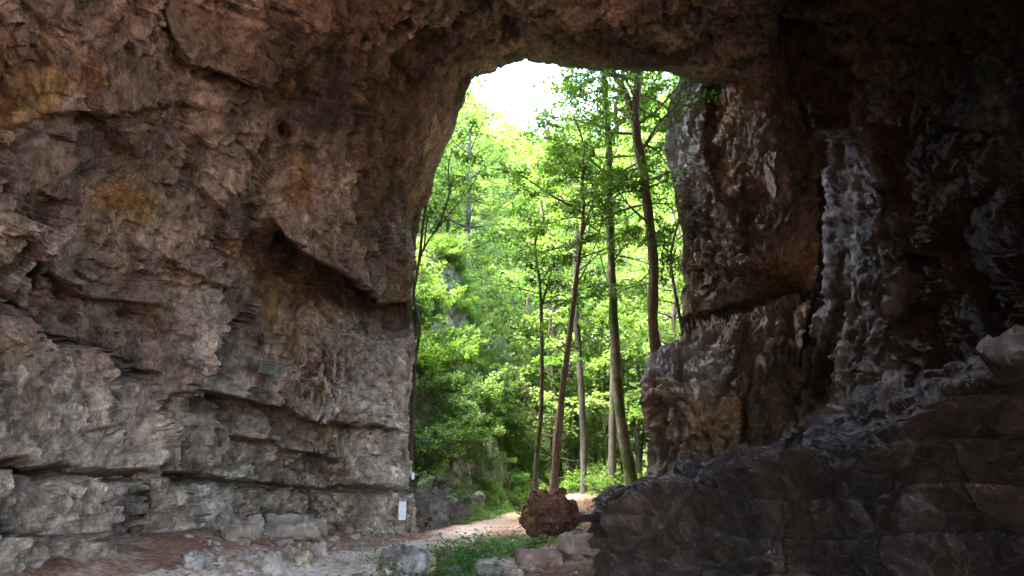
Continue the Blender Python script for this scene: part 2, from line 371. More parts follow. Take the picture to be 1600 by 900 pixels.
d = d * (1 - .72 * FM) + FM * (.36 * ridged(tf + fwp[..., None] * .35, 2, 72) + .30 * ridged(tf2 + fwp[..., None] * .7, 2, 73) + .10 * ridged(tf3 + fwp[..., None] * .9, 2, 75))
edge = np.minimum(1, .35 + v * 6)
d = d * edge
P = P + N * d[..., None]
tan_, gry, brn = c3(.40,.31,.22), c3(.37,.34,.31), c3(.22,.155,.105)
drk, och = c3(.075,.058,.045), c3(.42,.25,.085)
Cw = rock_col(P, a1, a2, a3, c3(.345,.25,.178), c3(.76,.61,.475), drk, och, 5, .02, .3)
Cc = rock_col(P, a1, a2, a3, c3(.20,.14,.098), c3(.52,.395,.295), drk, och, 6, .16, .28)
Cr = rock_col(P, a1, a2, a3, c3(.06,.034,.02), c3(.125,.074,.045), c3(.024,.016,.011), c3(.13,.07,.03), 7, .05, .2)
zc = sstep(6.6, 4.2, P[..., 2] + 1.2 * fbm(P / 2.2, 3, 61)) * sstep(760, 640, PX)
Cw = Cw * (1 + colm * ((vc1 - .5) * .35 + (vc2 - .5) * .3))[..., None]; C = mix(Cc, Cw, zc); C = mix(C, Cr * (1 - .5 * sstep(1420, 1560, PX))[..., None], sstep(1090, 1250, PX))  # right wall colour darkened in place of shade, most at its far end
C = mix(C, rock_col(P, a1, a2, a3, c3(.10,.075,.055), c3(.20,.17,.145), c3(.035,.028,.022), c3(.16,.10,.05), 11, .0, .35), FM * .8)
C = mix(C, c3(.50,.45,.40), FM * sstep(.35, .8, ridged(tf2 + fwp[..., None] * .7, 2, 73)) * .55)  # calcite-pale ridge streaks, painted where wet highlights would show
C = mix(C, c3(.62,.53,.43) * (.6 + .8 * vc2)[..., None], sstep(180, 330, PX) * sstep(480, 580, PY) * sstep(-.1, .4, fbm(PN / np.array([.8, .8, .5]) + 4, 4, 197)) * sstep(700, 660, PX) * .7)  # pale tan patches, light painted into the wall from mid ledge to mouth
C = mix(C, c3(.84,.72,.59) * (.7 + .6 * vc2)[..., None], sstep(440, 610, PX) * sstep(500, 580, PY) * sstep(-.35, .35, fbm(PN / .7, 4, 196)) * sstep(700, 660, PX) * .8)  # wall colour brightened beside the mouth, standing in for daylight on it
patch = np.exp(-((PX - 205) / 60) ** 2 - ((PY - 320) / 32) ** 2) + np.exp(-((PX - 435) / 40) ** 2 - ((PY - 500) / 75) ** 2) * .6
C = mix(C, c3(.42,.24,.06), np.clip(patch * 1.3 * sstep(-.15, .3, fbm(P / .6, 4, 62)), 0, .7))
moss_ = sstep(.45, .75, fbm(P / .9, 4, 63) + .3 * np.exp(-((PX - 265) / 40) ** 2 - ((PY - 745) / 25) ** 2) * 3) * zc
C = mix(C, c3(.06,.09,.02), moss_ * .6)
CAVE_P, CAVE_PX, CAVE_PY, CAVE_N = P.copy(), PX, PY, N
# outward flange: the face of the cliff outside the mouth
rowsF = []; ctr = np.array([1.2, 19., 6.]); r0 = P[0]
outd = r0 - ctr; outd[:, 1] = 0; outd /= np.linalg.norm(outd, axis=1, keepdims=True)
for o_, dy in ((22, 6.), (14, 4.2), (7, 3.2), (3, 2.4), (1.2, 1.7), (.45, 1.0), (.12, .45)):
    q = r0 + outd * o_ + np.array([0, dy, 0]); q[:, 2] = np.minimum(q[:, 2], 27 + .05 * q[:, 0]); q += outd * (rock_disp(q, .8, 0, 23)[0] * .5)[:, None] * min(1, o_ / 2.)
    rowsF.append(q)
# the back of the cave, behind the photographer
rowsB = []; ro = P[-1]; end = np.array([0, -13., 4.]); cen = np.array([0, ro[:, 1].mean(), 5.])
for k in range(1, 19):
    s = k / 18.; shr = math.sqrt(max(0, 1 - s ** 3))
    q = ro.copy(); q[:, 0] = ro[:, 0] * shr; q[:, 2] = end[2] + (ro[:, 2] - end[2]) * shr; q[:, 1] = ro[:, 1] + (end[1] - ro[:, 1]) * s
    rowsB.append(q + (np.array([[0, 0, 1]]) * vn(q / 2.5, 8)[:, None] * .5 * (s < 1)))
full = np.concatenate([np.array(rowsF), P, np.array(rowsB)], 0)
cF = np.tile(c3(.25,.22,.19), (len(rowsF), NU, 1)); cB = np.tile(c3(.22,.16,.11), (len(rowsB), NU, 1))
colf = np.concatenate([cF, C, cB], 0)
Fc = grid_faces(full.shape[0], NU); fc = full.reshape(-1, 3)[Fc].mean(1); ring = Fc[:, 0] // NU
# unseen openings added in the right flank and the back to let fill light in
light_gap = (ring >= len(rowsF) + NV - 1) & (((fc[:, 0] + fc[:, 1] > 10.4) & (fc[:, 2] > .4) & (fc[:, 2] < 10.5) & (fc[:, 1] > 2.2) & (fc[:, 1] < 6.0)) | ((fc[:, 1] < -6.5) & (fc[:, 2] < 4.6) & (fc[:, 2] > .2)))
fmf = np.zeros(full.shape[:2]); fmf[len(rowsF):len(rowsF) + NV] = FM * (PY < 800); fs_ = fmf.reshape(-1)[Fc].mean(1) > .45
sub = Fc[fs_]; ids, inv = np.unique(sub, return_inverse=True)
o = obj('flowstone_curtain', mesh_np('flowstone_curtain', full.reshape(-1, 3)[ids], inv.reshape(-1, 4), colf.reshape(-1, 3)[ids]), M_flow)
tag(o, 'pale grey rippled flowstone sheet running down the dark right wall', 'flowstone')
o = obj('cave_wall', mesh_np('cave_wall', full.reshape(-1, 3), Fc[~light_gap & ~fs_], colf.reshape(-1, 3), smooth=False), M_cave)
tag(o, 'brown and grey limestone wall and vaulted roof of the cave around its mouth', 'cave wall', kind='structure')

ts_ = np.linspace(0, 1, 60)[None]; hs_ = np.linspace(0, 1, 70)[:, None]
for x0_, x1_, y0_, y1_, h0_ in ((3.5, 6.6, 1.9, 2.6, 13.5), (5.7, 9.0, 6.15, 6.9, 4.3)):  # unseen rock screens, added to keep the side light off the ledge
    sp0 = np.stack([x0_ + (x1_ - x0_) * ts_ + 0 * hs_, y0_ + (y1_ - y0_) * ts_ + .3 * hs_, -.5 + h0_ * hs_ + 0 * ts_], -1)
    ring_ = np.concatenate([(sp0 + np.array([0, .8, 0]))[:, ::-1], sp0], 1)
    dq, q1_, q2_, q3_ = rock_disp(ring_, .6, 1.0, 29)
    ring_ = ring_ + np.stack([np.abs(dq) * .3, dq * .4, dq * 0], -1)
    tag(obj('cave_wall', mesh_np('light_block_spur', ring_.reshape(-1, 3), grid_faces(*ring_.shape[:2]), rock_col(ring_, q1_, q2_, q3_, c3(.05,.035,.025), c3(.10,.07,.05), c3(.03,.022,.018), c3(.1,.06,.03), 29).reshape(-1, 3)), M_cave), kind='structure')
Bk = unproj(PX, PY, D0 + 3.2)[12::6, ::8]  # hidden backing shell, added to stop outside light leaking through the wall
Fb = grid_faces(*Bk.shape[:2]); fcb = unproj(PX, PY, D0)[12::6, ::8].reshape(-1, 3)[Fb].mean(1)
tag(obj('cave_wall', mesh_np('light_seal_shell', Bk.reshape(-1, 3), Fb, np.full((Bk.shape[0] * Bk.shape[1], 3), .2)), M_cave), kind='structure')
def wall_at(px, py, rad=4):
    d2 = (proj(CAVE_P)[0] - px) ** 2 + (proj(CAVE_P)[1] - py) ** 2
    m = d2 < rad * rad * 4
    pts = CAVE_P[m]; return pts[np.argmin(pts[:, 1])], CAVE_P[m].mean(0)

# ------------------------------------------------------------------ right outcrop
def sheet(rows_py, xl, xr, nc, ctrl, wrap=(0, 0), feats=None, jit=6, back=6., seed=30):
    py = np.linspace(rows_py[0], rows_py[1], int((rows_py[1] - rows_py[0]) / 2.6))[:, None]
    L_ = np.interp(py[:, 0], [p[1] for p in xl], [p[0] for p in xl])[:, None]
    R_ = np.interp(py[:, 0], [p[1] for p in xr], [p[0] for p in xr])[:, None]
    L_ = L_ + jit * fbm(np.stack([py / 22, py * 0, py * 0 + seed], -1), 3, seed)[..., :]
    t = np.linspace(0, 1, nc)[None]
    x = L_ * (1 - t) + R_ * t; y = py + 0 * t
    return x, y, t + 0 * y
pil_l = [(1100,30),(1085,100),(1062,114),(1046,140),(1038,190),(1041,235),(1052,290),(1057,340),(1068,395),(1073,440),(1069,490),(1066,528),(1040,538),(1012,560),(1001,590),(1000,630),(1008,690),(1012,730),(1012,860)]
X_, Y_, T_ = sheet((30, 860), pil_l, [(1318,30),(1300,200),(1284,330),(1272,450),(1245,560),(1236,680),(1236,860)], 130, None)
pd = tps([(1100,40,18.6),(1060,115,22.5),(1040,190,23.4),(1045,260,23.2),(1070,420,22),(1072,500,20.5),(1110,120,20.6),(1110,250,20.6),(1120,420,20),(1180,60,18.3),(1180,200,19.1),(1180,400,19.4),
          (1250,80,18.6),(1250,200,18.9),(1250,400,18.9),(1318,60,18.6),(1318,300,19.0),(1318,500,18.9),(1010,570,18.9),(1000,620,19),(1012,720,19),(1060,560,18.4),(1060,640,17.5),(1060,800,17.5),(1130,545,18.2),(1150,640,17.3),(1150,800,17.3),
          (1240,560,17.6),(1240,700,17.4),(1318,620,19.6),(1318,800,19.4),(1245,680,18.2),(1180,490,19.3)])
Dp = pd(X_, Y_)
QX = X_ + 7 * fbm(np.stack([X_ / 45, Y_ / 45, X_ * 0], -1), 3, 85); QY = Y_ + 7 * fbm(np.stack([X_ / 45, Y_ / 45, X_ * 0 + 3], -1), 3, 86); off = np.zeros_like(Dp)
crack([(1060,512),(1110,498),(1170,482),(1225,462),(1270,455)], 1.2, 9); seam([(1060,425),(1120,415),(1180,425),(1250,430)], .3, 15, .2, 20)
hole(1222, 455, 1.3, 36, 24)
step([(1165,735),(1162,640),(1166,545),(1160,495)], .6, 22); step([(1200,735),(1205,640),(1198,540)], .4, 25); crack([(1160,500),(1165,640),(1165,760)], .7, 6); crack([(1232,480),(1240,600),(1236,740)], .6, 8)
crack([(1212,60),(1236,110),(1256,170),(1262,215)], .9, 14)
step([(1120,280),(1100,215),(1093,130)], .9, 30); step([(1170,350),(1130,310),(1105,230)], .4, 30)
crack([(1118,500),(1116,470),(1125,440)], -.2, 8); seam([(1055,365),(1100,350),(1150,358),(1200,372)], .25, 14, .2, 18)
step([(1055,600),(1060,560),(1068,535)], .45, 18)
Dp = Dp + off
Pp = unproj(X_, Y_, Dp); Np = grid_normals(unproj(X_, Y_, Dp - off)); Np *= np.sign((np.array([0, 0, 4.]) - Pp).__mul__(Np).sum(-1, keepdims=True))
d, a1, a2, a3 = rock_disp(Pp, .62, 1.1, 33, (1, 1, .7))
Pp = Pp + Np * (d * np.minimum(1, .25 + T_ * 8))[..., None]
Cp = rock_col(Pp, a1, a2, a3, c3(.19,.135,.09), c3(.39,.295,.205), c3(.065,.048,.034), c3(.34,.18,.06), 9, .12, .2)
Cp = mix(Cp, c3(.38,.36,.33) * (.7 + .5 * a2)[..., None], np.clip(sstep(1112, 1080, X_) * sstep(330, 240, Y_) + .8 * sstep(620, 560, Y_) * sstep(520, 545, Y_) * sstep(1150, 1110, X_), 0, 1) * .8)
Cp = mix(Cp, c3(.07,.08,.02), np.clip(sstep(.3, .7, fbm(Pp / .9, 4, 64)) * .5 + .7 * np.exp(-((X_ - 1265) / 18) ** 2 - ((Y_ - 260) / 70) ** 2), 0, .8))
sideL = []
for k, (dx, dy) in enumerate(((6.0, 9.), (3.0, 5.), (1.2, 2.2), (.35, .8))):
    q = Pp[:, 0] + np.array([dx, dy, 0]); sideL.append(q + np.stack([vn(q / .8, 66) * .25, vn(q / .8, 67) * .2, 0 * q[:, 0]], -1))
Pf = np.concatenate([np.array(sideL).transpose(1, 0, 2), Pp], 1); Cf = np.concatenate([np.repeat(Cp[:, :1], 4, 1), Cp], 1)
o = obj('rock_pillar', mesh_np('rock_pillar', Pf.reshape(-1, 3), grid_faces(*Pf.shape[:2]), Cf.reshape(-1, 3), smooth=False), M_pillar)
tag(o, 'tall cracked brown rock outcrop forming the right side of the cave mouth', 'rock outcrop')

# ------------------------------------------------------------------ foreground ledge
crest = [(938,774,11.8),(950,756,11.7),(1000,738,11.4),(1038,730,11.2),(1050,712,11.1),(1150,698,10.5),(1226,684,10.1),(1240,656,10.0),(1322,640,9.5),(1338,628,9.45),(1352,612,9.3),(1420,596,8.95),(1440,580,8.9),(1520,562,8.4),(1600,546,8.0),(1800,500,7.2)]
front = [(939,800,11.0),(955,788,10.9),(1000,768,10.7),(1080,744,10.2),(1140,724,9.8),(1200,706,9.5),(1240,702,9.2),(1300,692,8.8),(1360,673,8.5),(1400,656,8.3),(1450,626,8.1),(1520,591,7.7),(1600,561,7.3),(1800,520,6.5)]
sx = np.concatenate([np.linspace(938, 1640, 300), np.linspace(1645, 1800, 25)])
def along(L, x): 
    L = np.array(L, float); return np.interp(x, L[:, 0], L[:, 1]), np.interp(x, L[:, 0], L[:, 2])
cy, cY = along(crest, sx); fy, fY = along(front, sx)
Cw_ = unproj(sx, cy, cY); Fw = unproj(sx, fy, fY)
foot = Fw + np.array([0, -.35, 0]); foot[:, 2] = -.4
mid = Fw * .55 + foot * .45 + np.array([0, -.12, 0])
bk = Cw_ + np.array([.25, 1.0, -.15]); bk2 = Cw_ + np.array([.6, 2.0, 0]); bk2[:, 2] = -.4
prof = [bk2, bk, Cw_, Cw_ * .5 + Fw * .5 + np.array([0, 0, -.05]), Fw, mid, foot]; cnt = [8, 10, 34, 34, 90, 70]
rows = []
for a, b, n in zip(prof[:-1], prof[1:], cnt):
    for k in range(n): rows.append(a + (b - a) * (k / n))
rows.append(foot); G = np.array(rows)
endc = []
for dx, dy in ((1.0, 2.6), (.5, 1.8), (.15, 1.0), (-.02, .45), (-.03, .2)):
    q = G[:, 0].copy(); q[:, 0] += dx; q[:, 1] = np.maximum(q[:, 1], q[:, 1] + dy * .8); endc.append(q)
G = np.concatenate([np.array(endc).transpose(1, 0, 2), G], 1)
Ng = grid_normals(G); Ng *= np.sign(((np.array([0, 4., 3.5]) - G) * Ng).sum(-1, keepdims=True))
Ng[:18] *= np.sign(Ng[:18, :, 1:2] + 1e-6) 
for _ in range(14): Ng[1:-1] = (Ng[:-2] + 2 * Ng[1:-1] + Ng[2:]) / 4
Ng /= np.linalg.norm(Ng, axis=-1, keepdims=True)
d, a1, a2, a3 = rock_disp(G, .46, .5, 53, (1.0, 1.0, 1.1))
bd_ = (G[..., 2] + .05 * G[..., 0] + .22 * vn(G / 1.3, 151)) / .52; bd_ = bd_ - np.floor(bd_)
jt_ = (G[..., 0] * .8 - G[..., 1] * .6 + .3 * vn(G / np.array([1, 1, 1.]), 152)) / .95; jf = np.abs(jt_ - np.floor(jt_) - .5)
front_m = sstep(70, 100, np.arange(G.shape[0]))[:, None]
d = d + front_m * (.20 * (bd_ - .5) - .16 * np.exp(-((.5 - jf) / .045) ** 2) * sstep(-.2, .2, vn(G / .9, 153)))
topm = np.exp(-((np.arange(G.shape[0]) - 52) / 45.) ** 2)[:, None]
d = d + topm * (.09 * ridged(G * np.array([1.3, 1.3, 1.8]), 2, 57) + .03 * facets(G / .3, 58)[0])
G = G + Ng * d[..., None]
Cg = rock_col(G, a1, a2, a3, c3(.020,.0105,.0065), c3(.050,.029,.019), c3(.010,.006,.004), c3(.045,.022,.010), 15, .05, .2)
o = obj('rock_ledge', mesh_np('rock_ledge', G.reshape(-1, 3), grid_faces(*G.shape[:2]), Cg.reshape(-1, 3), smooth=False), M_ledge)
tag(o, 'long dark rock ledge with wet shiny top edge rising across the right foreground', 'rock ledge')

# ------------------------------------------------------------------ terrain
def foot_x(Y): return np.interp(Y, [0, 15, 19, 22, 27, 34, 45, 60, 90], [-9, -6, -3.2, -2.5, -1.3, .7, 2.4, 4., 7.])
def height(X, Y):
    X = np.asarray(X, float); Y = np.asarray(Y, float)
    Q = np.stack([X, Y, X * 0], -1)
    z = .10 * fbm(Q / 2.2, 3, 101) + .035 * fbm(Q / .35, 3, 102)
    # ditch with ground plants, litter bank on the right, rubble apron on the left
    ax, ay, bx, by = -1.35, 11.2, .15, 19.5
    t = np.clip(((X - ax) * (bx - ax) + (Y - ay) * (by - ay)) / ((bx - ax) ** 2 + (by - ay) ** 2), 0, 1)
    dd = np.hypot(X - ax - t * (bx - ax), Y - ay - t * (by - ay))
    z = z - .42 * np.exp(-(dd / .62) ** 2) * sstep(9.5, 12, Y) * sstep(22, 18, Y)
    z = z + .75 * sstep(.5, 3.2, X) * sstep(12, 19, Y) * sstep(60, 30, Y)
    z = z + .55 * sstep(-3.0, -6.2, X + (Y - 12) * -.35) * sstep(20, 15, Y)
    s = foot_x(Y) - X; out = sstep(20.5, 22.5, Y)
    n1 = fbm(Q / 4., 3, 105)
    s = s + 1.1 * n1 * sstep(0, 2, s)
    bank = np.clip(s, 0, 1.4) * .9
    cliff = np.clip(s - 1.2, 0, 3.2) * (2.9 + .8 * fbm(Q / 6., 2, 106))
    upper = np.clip(s - 3.8, 0, 13) * .95 + np.clip(s - 16.8, 0, 80) * .3
    lft = bank + cliff + upper
    z = z + out * np.where(s > 0, lft, 0) * (1 - .75 * sstep(55, 110, Y))
    rt = np.clip(X - (8.5 + .06 * Y), 0, 80) * .75 * sstep(22, 27, Y)
    z = z + rt
    z = z + np.clip(Y - 52, 0, 140) * .66 * sstep(40, 60, Y) * (1 + .12 * vn(Q / 25., 107)) * sstep(-60, 0, X + Y * .6) 
    return z
def ground_at(px, py):
    lo, hi = 4., 120.
    ys = np.linspace(lo, hi, 3000); q = unproj(np.full(3000, px), np.full(3000, py), ys)
    m = q[:, 2] <= height(q[:, 0], q[:, 1]); k = int(np.argmax(m)) if m.any() else 2999
    return q[k]
gx = np.unique(np.concatenate([np.linspace(-170, -16, 40), np.linspace(-16, -7, 60), np.linspace(-7, 7, 290), np.linspace(7, 16, 50), np.linspace(16, 170, 40)]))
gy = np.unique(np.concatenate([np.linspace(-16, 8, 16), np.linspace(8, 30, 340), np.linspace(30, 60, 200), np.linspace(60, 240, 90)]))
GX, GY = np.meshgrid(gx, gy); GZ = height(GX, GY)
Pg = np.stack([GX, GY, GZ], -1); Ng = grid_normals(Pg); Ng *= np.sign(Ng[..., 2:3])
steep = sstep(.75, .5, Ng[..., 2]) * sstep(20, 23, GY)
dg, a1, a2, a3 = rock_disp(Pg, .55, 1.0, 63, (1, 1, .6))
Pg = Pg + Ng * (dg * steep * .9)[..., None]
rub = (1 - steep) * sstep(26, 18, GY)
h_, cc, ee = facets(np.stack([GX, GY, GX * 0], -1) / .28, 64)
Pg[..., 2] += rub * np.where(cc > .62, .07 * np.clip(ee * 2.2, 0, 1) * (cc - .5) * 2, 0) * sstep(.0, .4, fbm(Pg / 1.3, 2, 65) + .1)
n1 = fbm(Pg / 1.1, 4, 66)
soil = mix(c3(.27,.145,.095), c3(.45,.30,.22), np.clip(.5 + n1 * 1.5, 0, 1)); litter = mix(c3(.17,.105,.065), c3(.27,.17,.11), np.clip(.5 + n1 * 1.8, 0, 1)); mossc = mix(c3(.05,.065,.018), c3(.12,.11,.045), np.clip(.5 + n1, 0, 1))
grey = mix(c3(.10,.095,.08), c3(.27,.26,.23), np.clip(.5 + fbm(Pg * np.array([1, 1, .4]) / .8, 4, 67) * 1.4, 0, 1)) * (.75 + .5 * a2)[..., None]
Cg = mix(soil, litter, sstep(.3, 1.5, GX) * sstep(13, 18, GY)); Cg = mix(Cg, mossc, sstep(22, 27, GY + 2 * n1) * (1 - sstep(.6, 1.4, GX) * sstep(34, 28, GY)))
Cg = mix(Cg, grey, steep * sstep(60, 45, GY)); Cg = mix(Cg, c3(.05,.07,.02), sstep(45, 60, GY))
ax, ay, bx, by = -1.35, 11.2, .15, 19.5
t = np.clip(((GX - ax) * (bx - ax) + (GY - ay) * (by - ay)) / ((bx - ax) ** 2 + (by - ay) ** 2), 0, 1)
dd = np.hypot(GX - ax - t * (bx - ax), GY - ay - t * (by - ay))
Cg = mix(Cg, c3(.07,.07,.03), sstep(1.0, .5, dd + .3 * n1) * sstep(11, 13, GY))
Cg = Cg * (.8 + .4 * cc)[..., None]
o = obj('ground', mesh_np('ground', Pg.reshape(-1, 3), grid_faces(*Pg.shape[:2]), Cg.reshape(-1, 3)), M_cliff if False else M_ground)
tag(o, kind='structure')
o.data.materials.append(M_cliff)
fi = np.zeros((Pg.shape[0] - 1, Pg.shape[1] - 1), np.int32); fi[steep[:-1, :-1] > .3] = 1
fi[(GY[:-1, :-1] > 40)] = 1
o.data.polygons.foreach_set('material_index', fi.ravel())

# footpath: a worn strip whose edges sink into the soil
pts = np.array([ground_at(*p)[:2] for p in ((470, 899), (560, 880), (640, 862), (700, 843), (750, 824), (788, 811), (800, 803))])
pts = np.concatenate([[[-4.5, 8.2]], pts, [[1.0, 29], [3.3, 36]]])
tt = np.concatenate([[0], np.cumsum(np.hypot(*np.diff(pts, axis=0).T))]); ts = np.linspace(0, tt[-1], 220)
cx_ = np.interp(ts, tt, pts[:, 0]); cy_ = np.interp(ts, tt, pts[:, 1])
for _ in range(8):
    cx_[1:-1] = (cx_[:-2] + cx_[1:-1] * 2 + cx_[2:]) / 4; cy_[1:-1] = (cy_[:-2] + cy_[1:-1] * 2 + cy_[2:]) / 4
tx, ty = np.gradient(cx_), np.gradient(cy_); tl = np.hypot(tx, ty); nx_, ny_ = -ty / tl, tx / tl
wid = np.interp(cy_, [8, 12, 16, 22, 36], [1.5, 1.1, .62, .55, .5])
ss = np.linspace(-1, 1, 41)[None]
wj = wid[:, None] * (1 + .22 * fbm(np.stack([cx_ * 1.2, cy_ * 1.2, cx_ * 0], -1), 3, 111)[:, None])
qx = cx_[:, None] + nx_[:, None] * ss * wj; qy = cy_[:, None] + ny_[:, None] * ss * wj
zz = height(qx, qy) + .05 * (1 - np.abs(ss) ** 2.5) - .035 + .02 * fbm(np.stack([qx, qy, qx * 0], -1) / .25, 3, 112)
Q = np.stack([qx, qy, zz + .02], -1)
Cq = mix(c3(.52,.39,.295), c3(.70,.56,.44), np.clip(.5 + 1.3 * fbm(Q / .6, 4, 113), 0, 1)); Cq = mix(Cq, c3(.17,.12,.085), sstep(19, 25, qy) * .85)  # far path darkened to a litter tone to offset the bright daylight there
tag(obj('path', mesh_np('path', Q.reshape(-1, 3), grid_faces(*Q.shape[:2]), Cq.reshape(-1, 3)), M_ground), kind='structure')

# ------------------------------------------------------------------ loose rocks
def ico(n):
    import bmesh
    bm = bmesh.new(); bmesh.ops.create_icosphere(bm, subdivisions=n, radius=1.0)
    V = np.array([v.co[:] for v in bm.verts]); F = np.array([[v.index for v in f.verts] for f in bm.faces]); bm.free(); return V, F
ICO = {n: ico(n) for n in (3, 4, 5, 6)}
def rock_mesh(name, size, seed, n=5, box=.55, rough=1.0, ca=c3(.22,.17,.13), cb=c3(.38,.32,.26), dk=.05, ochv=0.0, sc_=1.0):
    V, F = ICO[n]; p = .35 + (1 - box) * .65
    W = np.sign(V) * np.abs(V) ** p; W = W * np.array(size) / 2
    Nn = V / np.linalg.norm(V, axis=1, keepdims=True); s = min(size) if min(size) > .2 else .2
    off_ = np.array([seed * 13.7, seed * 5.1, seed * 3.3])
    h1, c1_, e1 = facets((W + off_) / (.55 * max(size) * sc_), seed, 1.1); h2, c2_, e2 = facets((W + off_) / (.22 * max(size) * sc_), seed + 1, 1.1); h3, c3_, e3 = facets((W + off_) / (.085 * max(size) * sc_), seed + 2, 1.1)
    d_ = rough * s * (.20 * h1 + .10 * h2 + .05 * h3 - .05 * np.exp(-e1 / .05) + .03 * fbm((W + off_) / (.05 * max(size)), 2, seed))
    W = W + Nn * d_[:, None]
    C_ = rock_col((W + off_) * 1.5 / max(.5, max(size)), c1_, c2_, c3_, ca, cb, c3(.1,.08,.06), c3(.42,.27,.12), seed, ochv, dk)
    return mesh_np(name, W, F, C_)
def place_rock(name, px, py, wpx, hpx, seed, label, cat, asp=.8, Y=None, n=5, rz=0., group=None, sink=.15, **kw):
    """a stone whose foot shows at (px, py) on the ground and which shows wpx x hpx pixels there"""
    g = ground_at(px, py) if Y is None else unproj(px, py, Y)
    k = g[1] / (FPX * CT) 
    w, h = wpx * k, hpx * k
    hh = h * (1 + sink)
    me = rock_mesh(name, (w, w * asp, hh), seed, n, **kw)
    o = obj(name, me, M_stone, loc=(g[0], g[1] + w * asp * .3, g[2] + h / 2 - hh * sink * .4)); o.rotation_euler = (0, 0, rz)
    return tag(o, label, cat, group)
red = dict(ca=c3(.22,.14,.11), cb=c3(.38,.285,.24)); gr = dict(ca=c3(.17,.145,.125), cb=c3(.33,.295,.265))
place_rock('boulder', 628, 900, 60, 34, 1, 'rounded grey boulder half buried at the near edge of the path', 'boulder', gr and .8, **gr)
place_rock('boulder', 655, 896, 38, 22, 2, 'ochre faced boulder leaning on the rounded grey boulder beside the path', 'boulder', .8, ca=c3(.36,.25,.12), cb=c3(.5,.4,.26))
place_rock('rock_slab', 842, 884, 66, 18, 3, 'flat topped reddish slab left of the thick layered slab', 'rock slab', 1.2, box=.9, **red)
place_rock('rock_slab', 915, 868, 76, 28, 4, 'thick layered slab wedged against the end of the dark ledge', 'rock slab', 1.0, box=.9, **red)
place_rock('rock_slab', 780, 893, 66, 14, 5, 'low pinkish slab lying flush beside the green ditch', 'rock slab', 1.0, box=.85, **red)
place_rock('rock_slab', 765, 902, 40, 14, 6, 'small grey slab at the bottom edge in front of the low pinkish slab', 'rock slab', .9, box=.8, **gr)
place_rock('rock_slab', 700, 902, 34, 14, 7, 'grey stone at the bottom edge between the boulders and the small grey slab', 'stone', .9, **gr)
place_rock('boulder', 372, 846, 46, 32, 8, 'blocky pale boulder at the left end of the fallen slab', 'boulder', .8, box=.7)
place_rock('rock_slab', 445, 842, 104, 26, 9, 'long fallen slab lying along the foot of the left wall', 'rock slab', .5, box=.85)
place_rock('boulder', 418, 900, 28, 32, 10, 'upright pale block at the bottom edge of the red rubble', 'boulder', .8, box=.8)
place_rock('boulder', 473, 888, 22, 20, 11, 'small ochre stone beside the upright pale block', 'stone', .8, ca=c3(.36,.26,.16), cb=c3(.5,.4,.3))
place_rock('boulder', 496, 872, 22, 20, 12, 'leaning wedge of pale stone in the middle of the red rubble', 'stone', .7, box=.8, rz=.5)
place_rock('boulder', 560, 862, 30, 7, 13, 'thin flat pale stone on the soil near the path', 'stone', .8, box=.8)
place_rock('boulder', 300, 893, 26, 22, 14, 'grey block at the foot of the split left wall blocks', 'boulder', .8, box=.8, **gr)
place_rock('boulder', 748, 783, 15, 13, 15, 'small rounded rock on the bank above the path', 'boulder', .8, Y=26., **gr)
place_rock('boulder', 868, 879, 10, 7, 16, 'fist sized dark stone on the sandy floor between the slabs', 'stone', .8, n=4, **red)
# low outer wall block with the notice board at its left end
g = ground_at(655, 832); a = unproj(600, 835, 18.6); b = unproj(742, 805, 25.)
mid_ = (a + b) / 2; L_ = math.hypot(b[0] - a[0], b[1] - a[1])
k_ = 21. / (FPX * CT)
ang = math.atan2(b[1] - a[1], b[0] - a[0]); BANG = ang
for kk, (fr_, ln, ht, lab) in enumerate(((.20, 2.6, 1.62, 'tall grey bedrock block with mossy top beside the white notice board'), (.52, 2.3, 1.35, 'middle grey bedrock block of the low row along the path outside the cave mouth'), (.82, 2.3, 1.0, 'lowest grey bedrock block at the far end of the row beside the path'))):
    me = rock_mesh('rock_block', (ln * 1.05, 2.0, ht * 1.1), 21 + kk, 6, box=.86, rough=.75, ca=c3(.10,.098,.094), cb=c3(.27,.265,.26), dk=.3, sc_=.5)
    c_ = a + (b - a) * fr_
    o = obj('rock_block', me, M_block, loc=(c_[0] - math.sin(ang) * .95, c_[1] + math.cos(ang) * .95, ht / 2 - .12)); o.rotation_euler = (R(2), R(2 - 2 * kk), ang + .12 * (kk - 1))
    tag(o, lab, 'rock block')
# scattered rubble
proto = [rock_mesh('stone', (1, .8, .6), 40 + k, 3, box=.6 + .08 * k, ca=c3(.22,.155,.115), cb=c3(.40,.32,.26)) for k in range(4)]
for k in range(4): proto[k].materials.append(M_stone)
placed = 0
while placed < 260:
    px, py = random.uniform(290, 640), random.uniform(838, 902)
    if random.random() < .25: px, py = random.uniform(720, 950), random.uniform(840, 902)
    elif px > 470 + (900 - py) * 2.6 and random.random() < .8: continue
    g = ground_at(px, py)
    if g[1] > 22: continue
    s = .05 + .25 * random.random() ** 4
    o = obj('stone', proto[placed % 4], loc=(g[0], g[1], g[2] + s * .1)); o.scale = (s, s, s * random.uniform(.6, 1)); o.rotation_euler = (random.uniform(-.4, .4), random.uniform(-.4, .4), random.uniform(0, 6.3))
    tag(o, 'small loose stone in the rubble on the cave floor', 'stone', 'loose stones scattered on the cave floor'); placed += 1

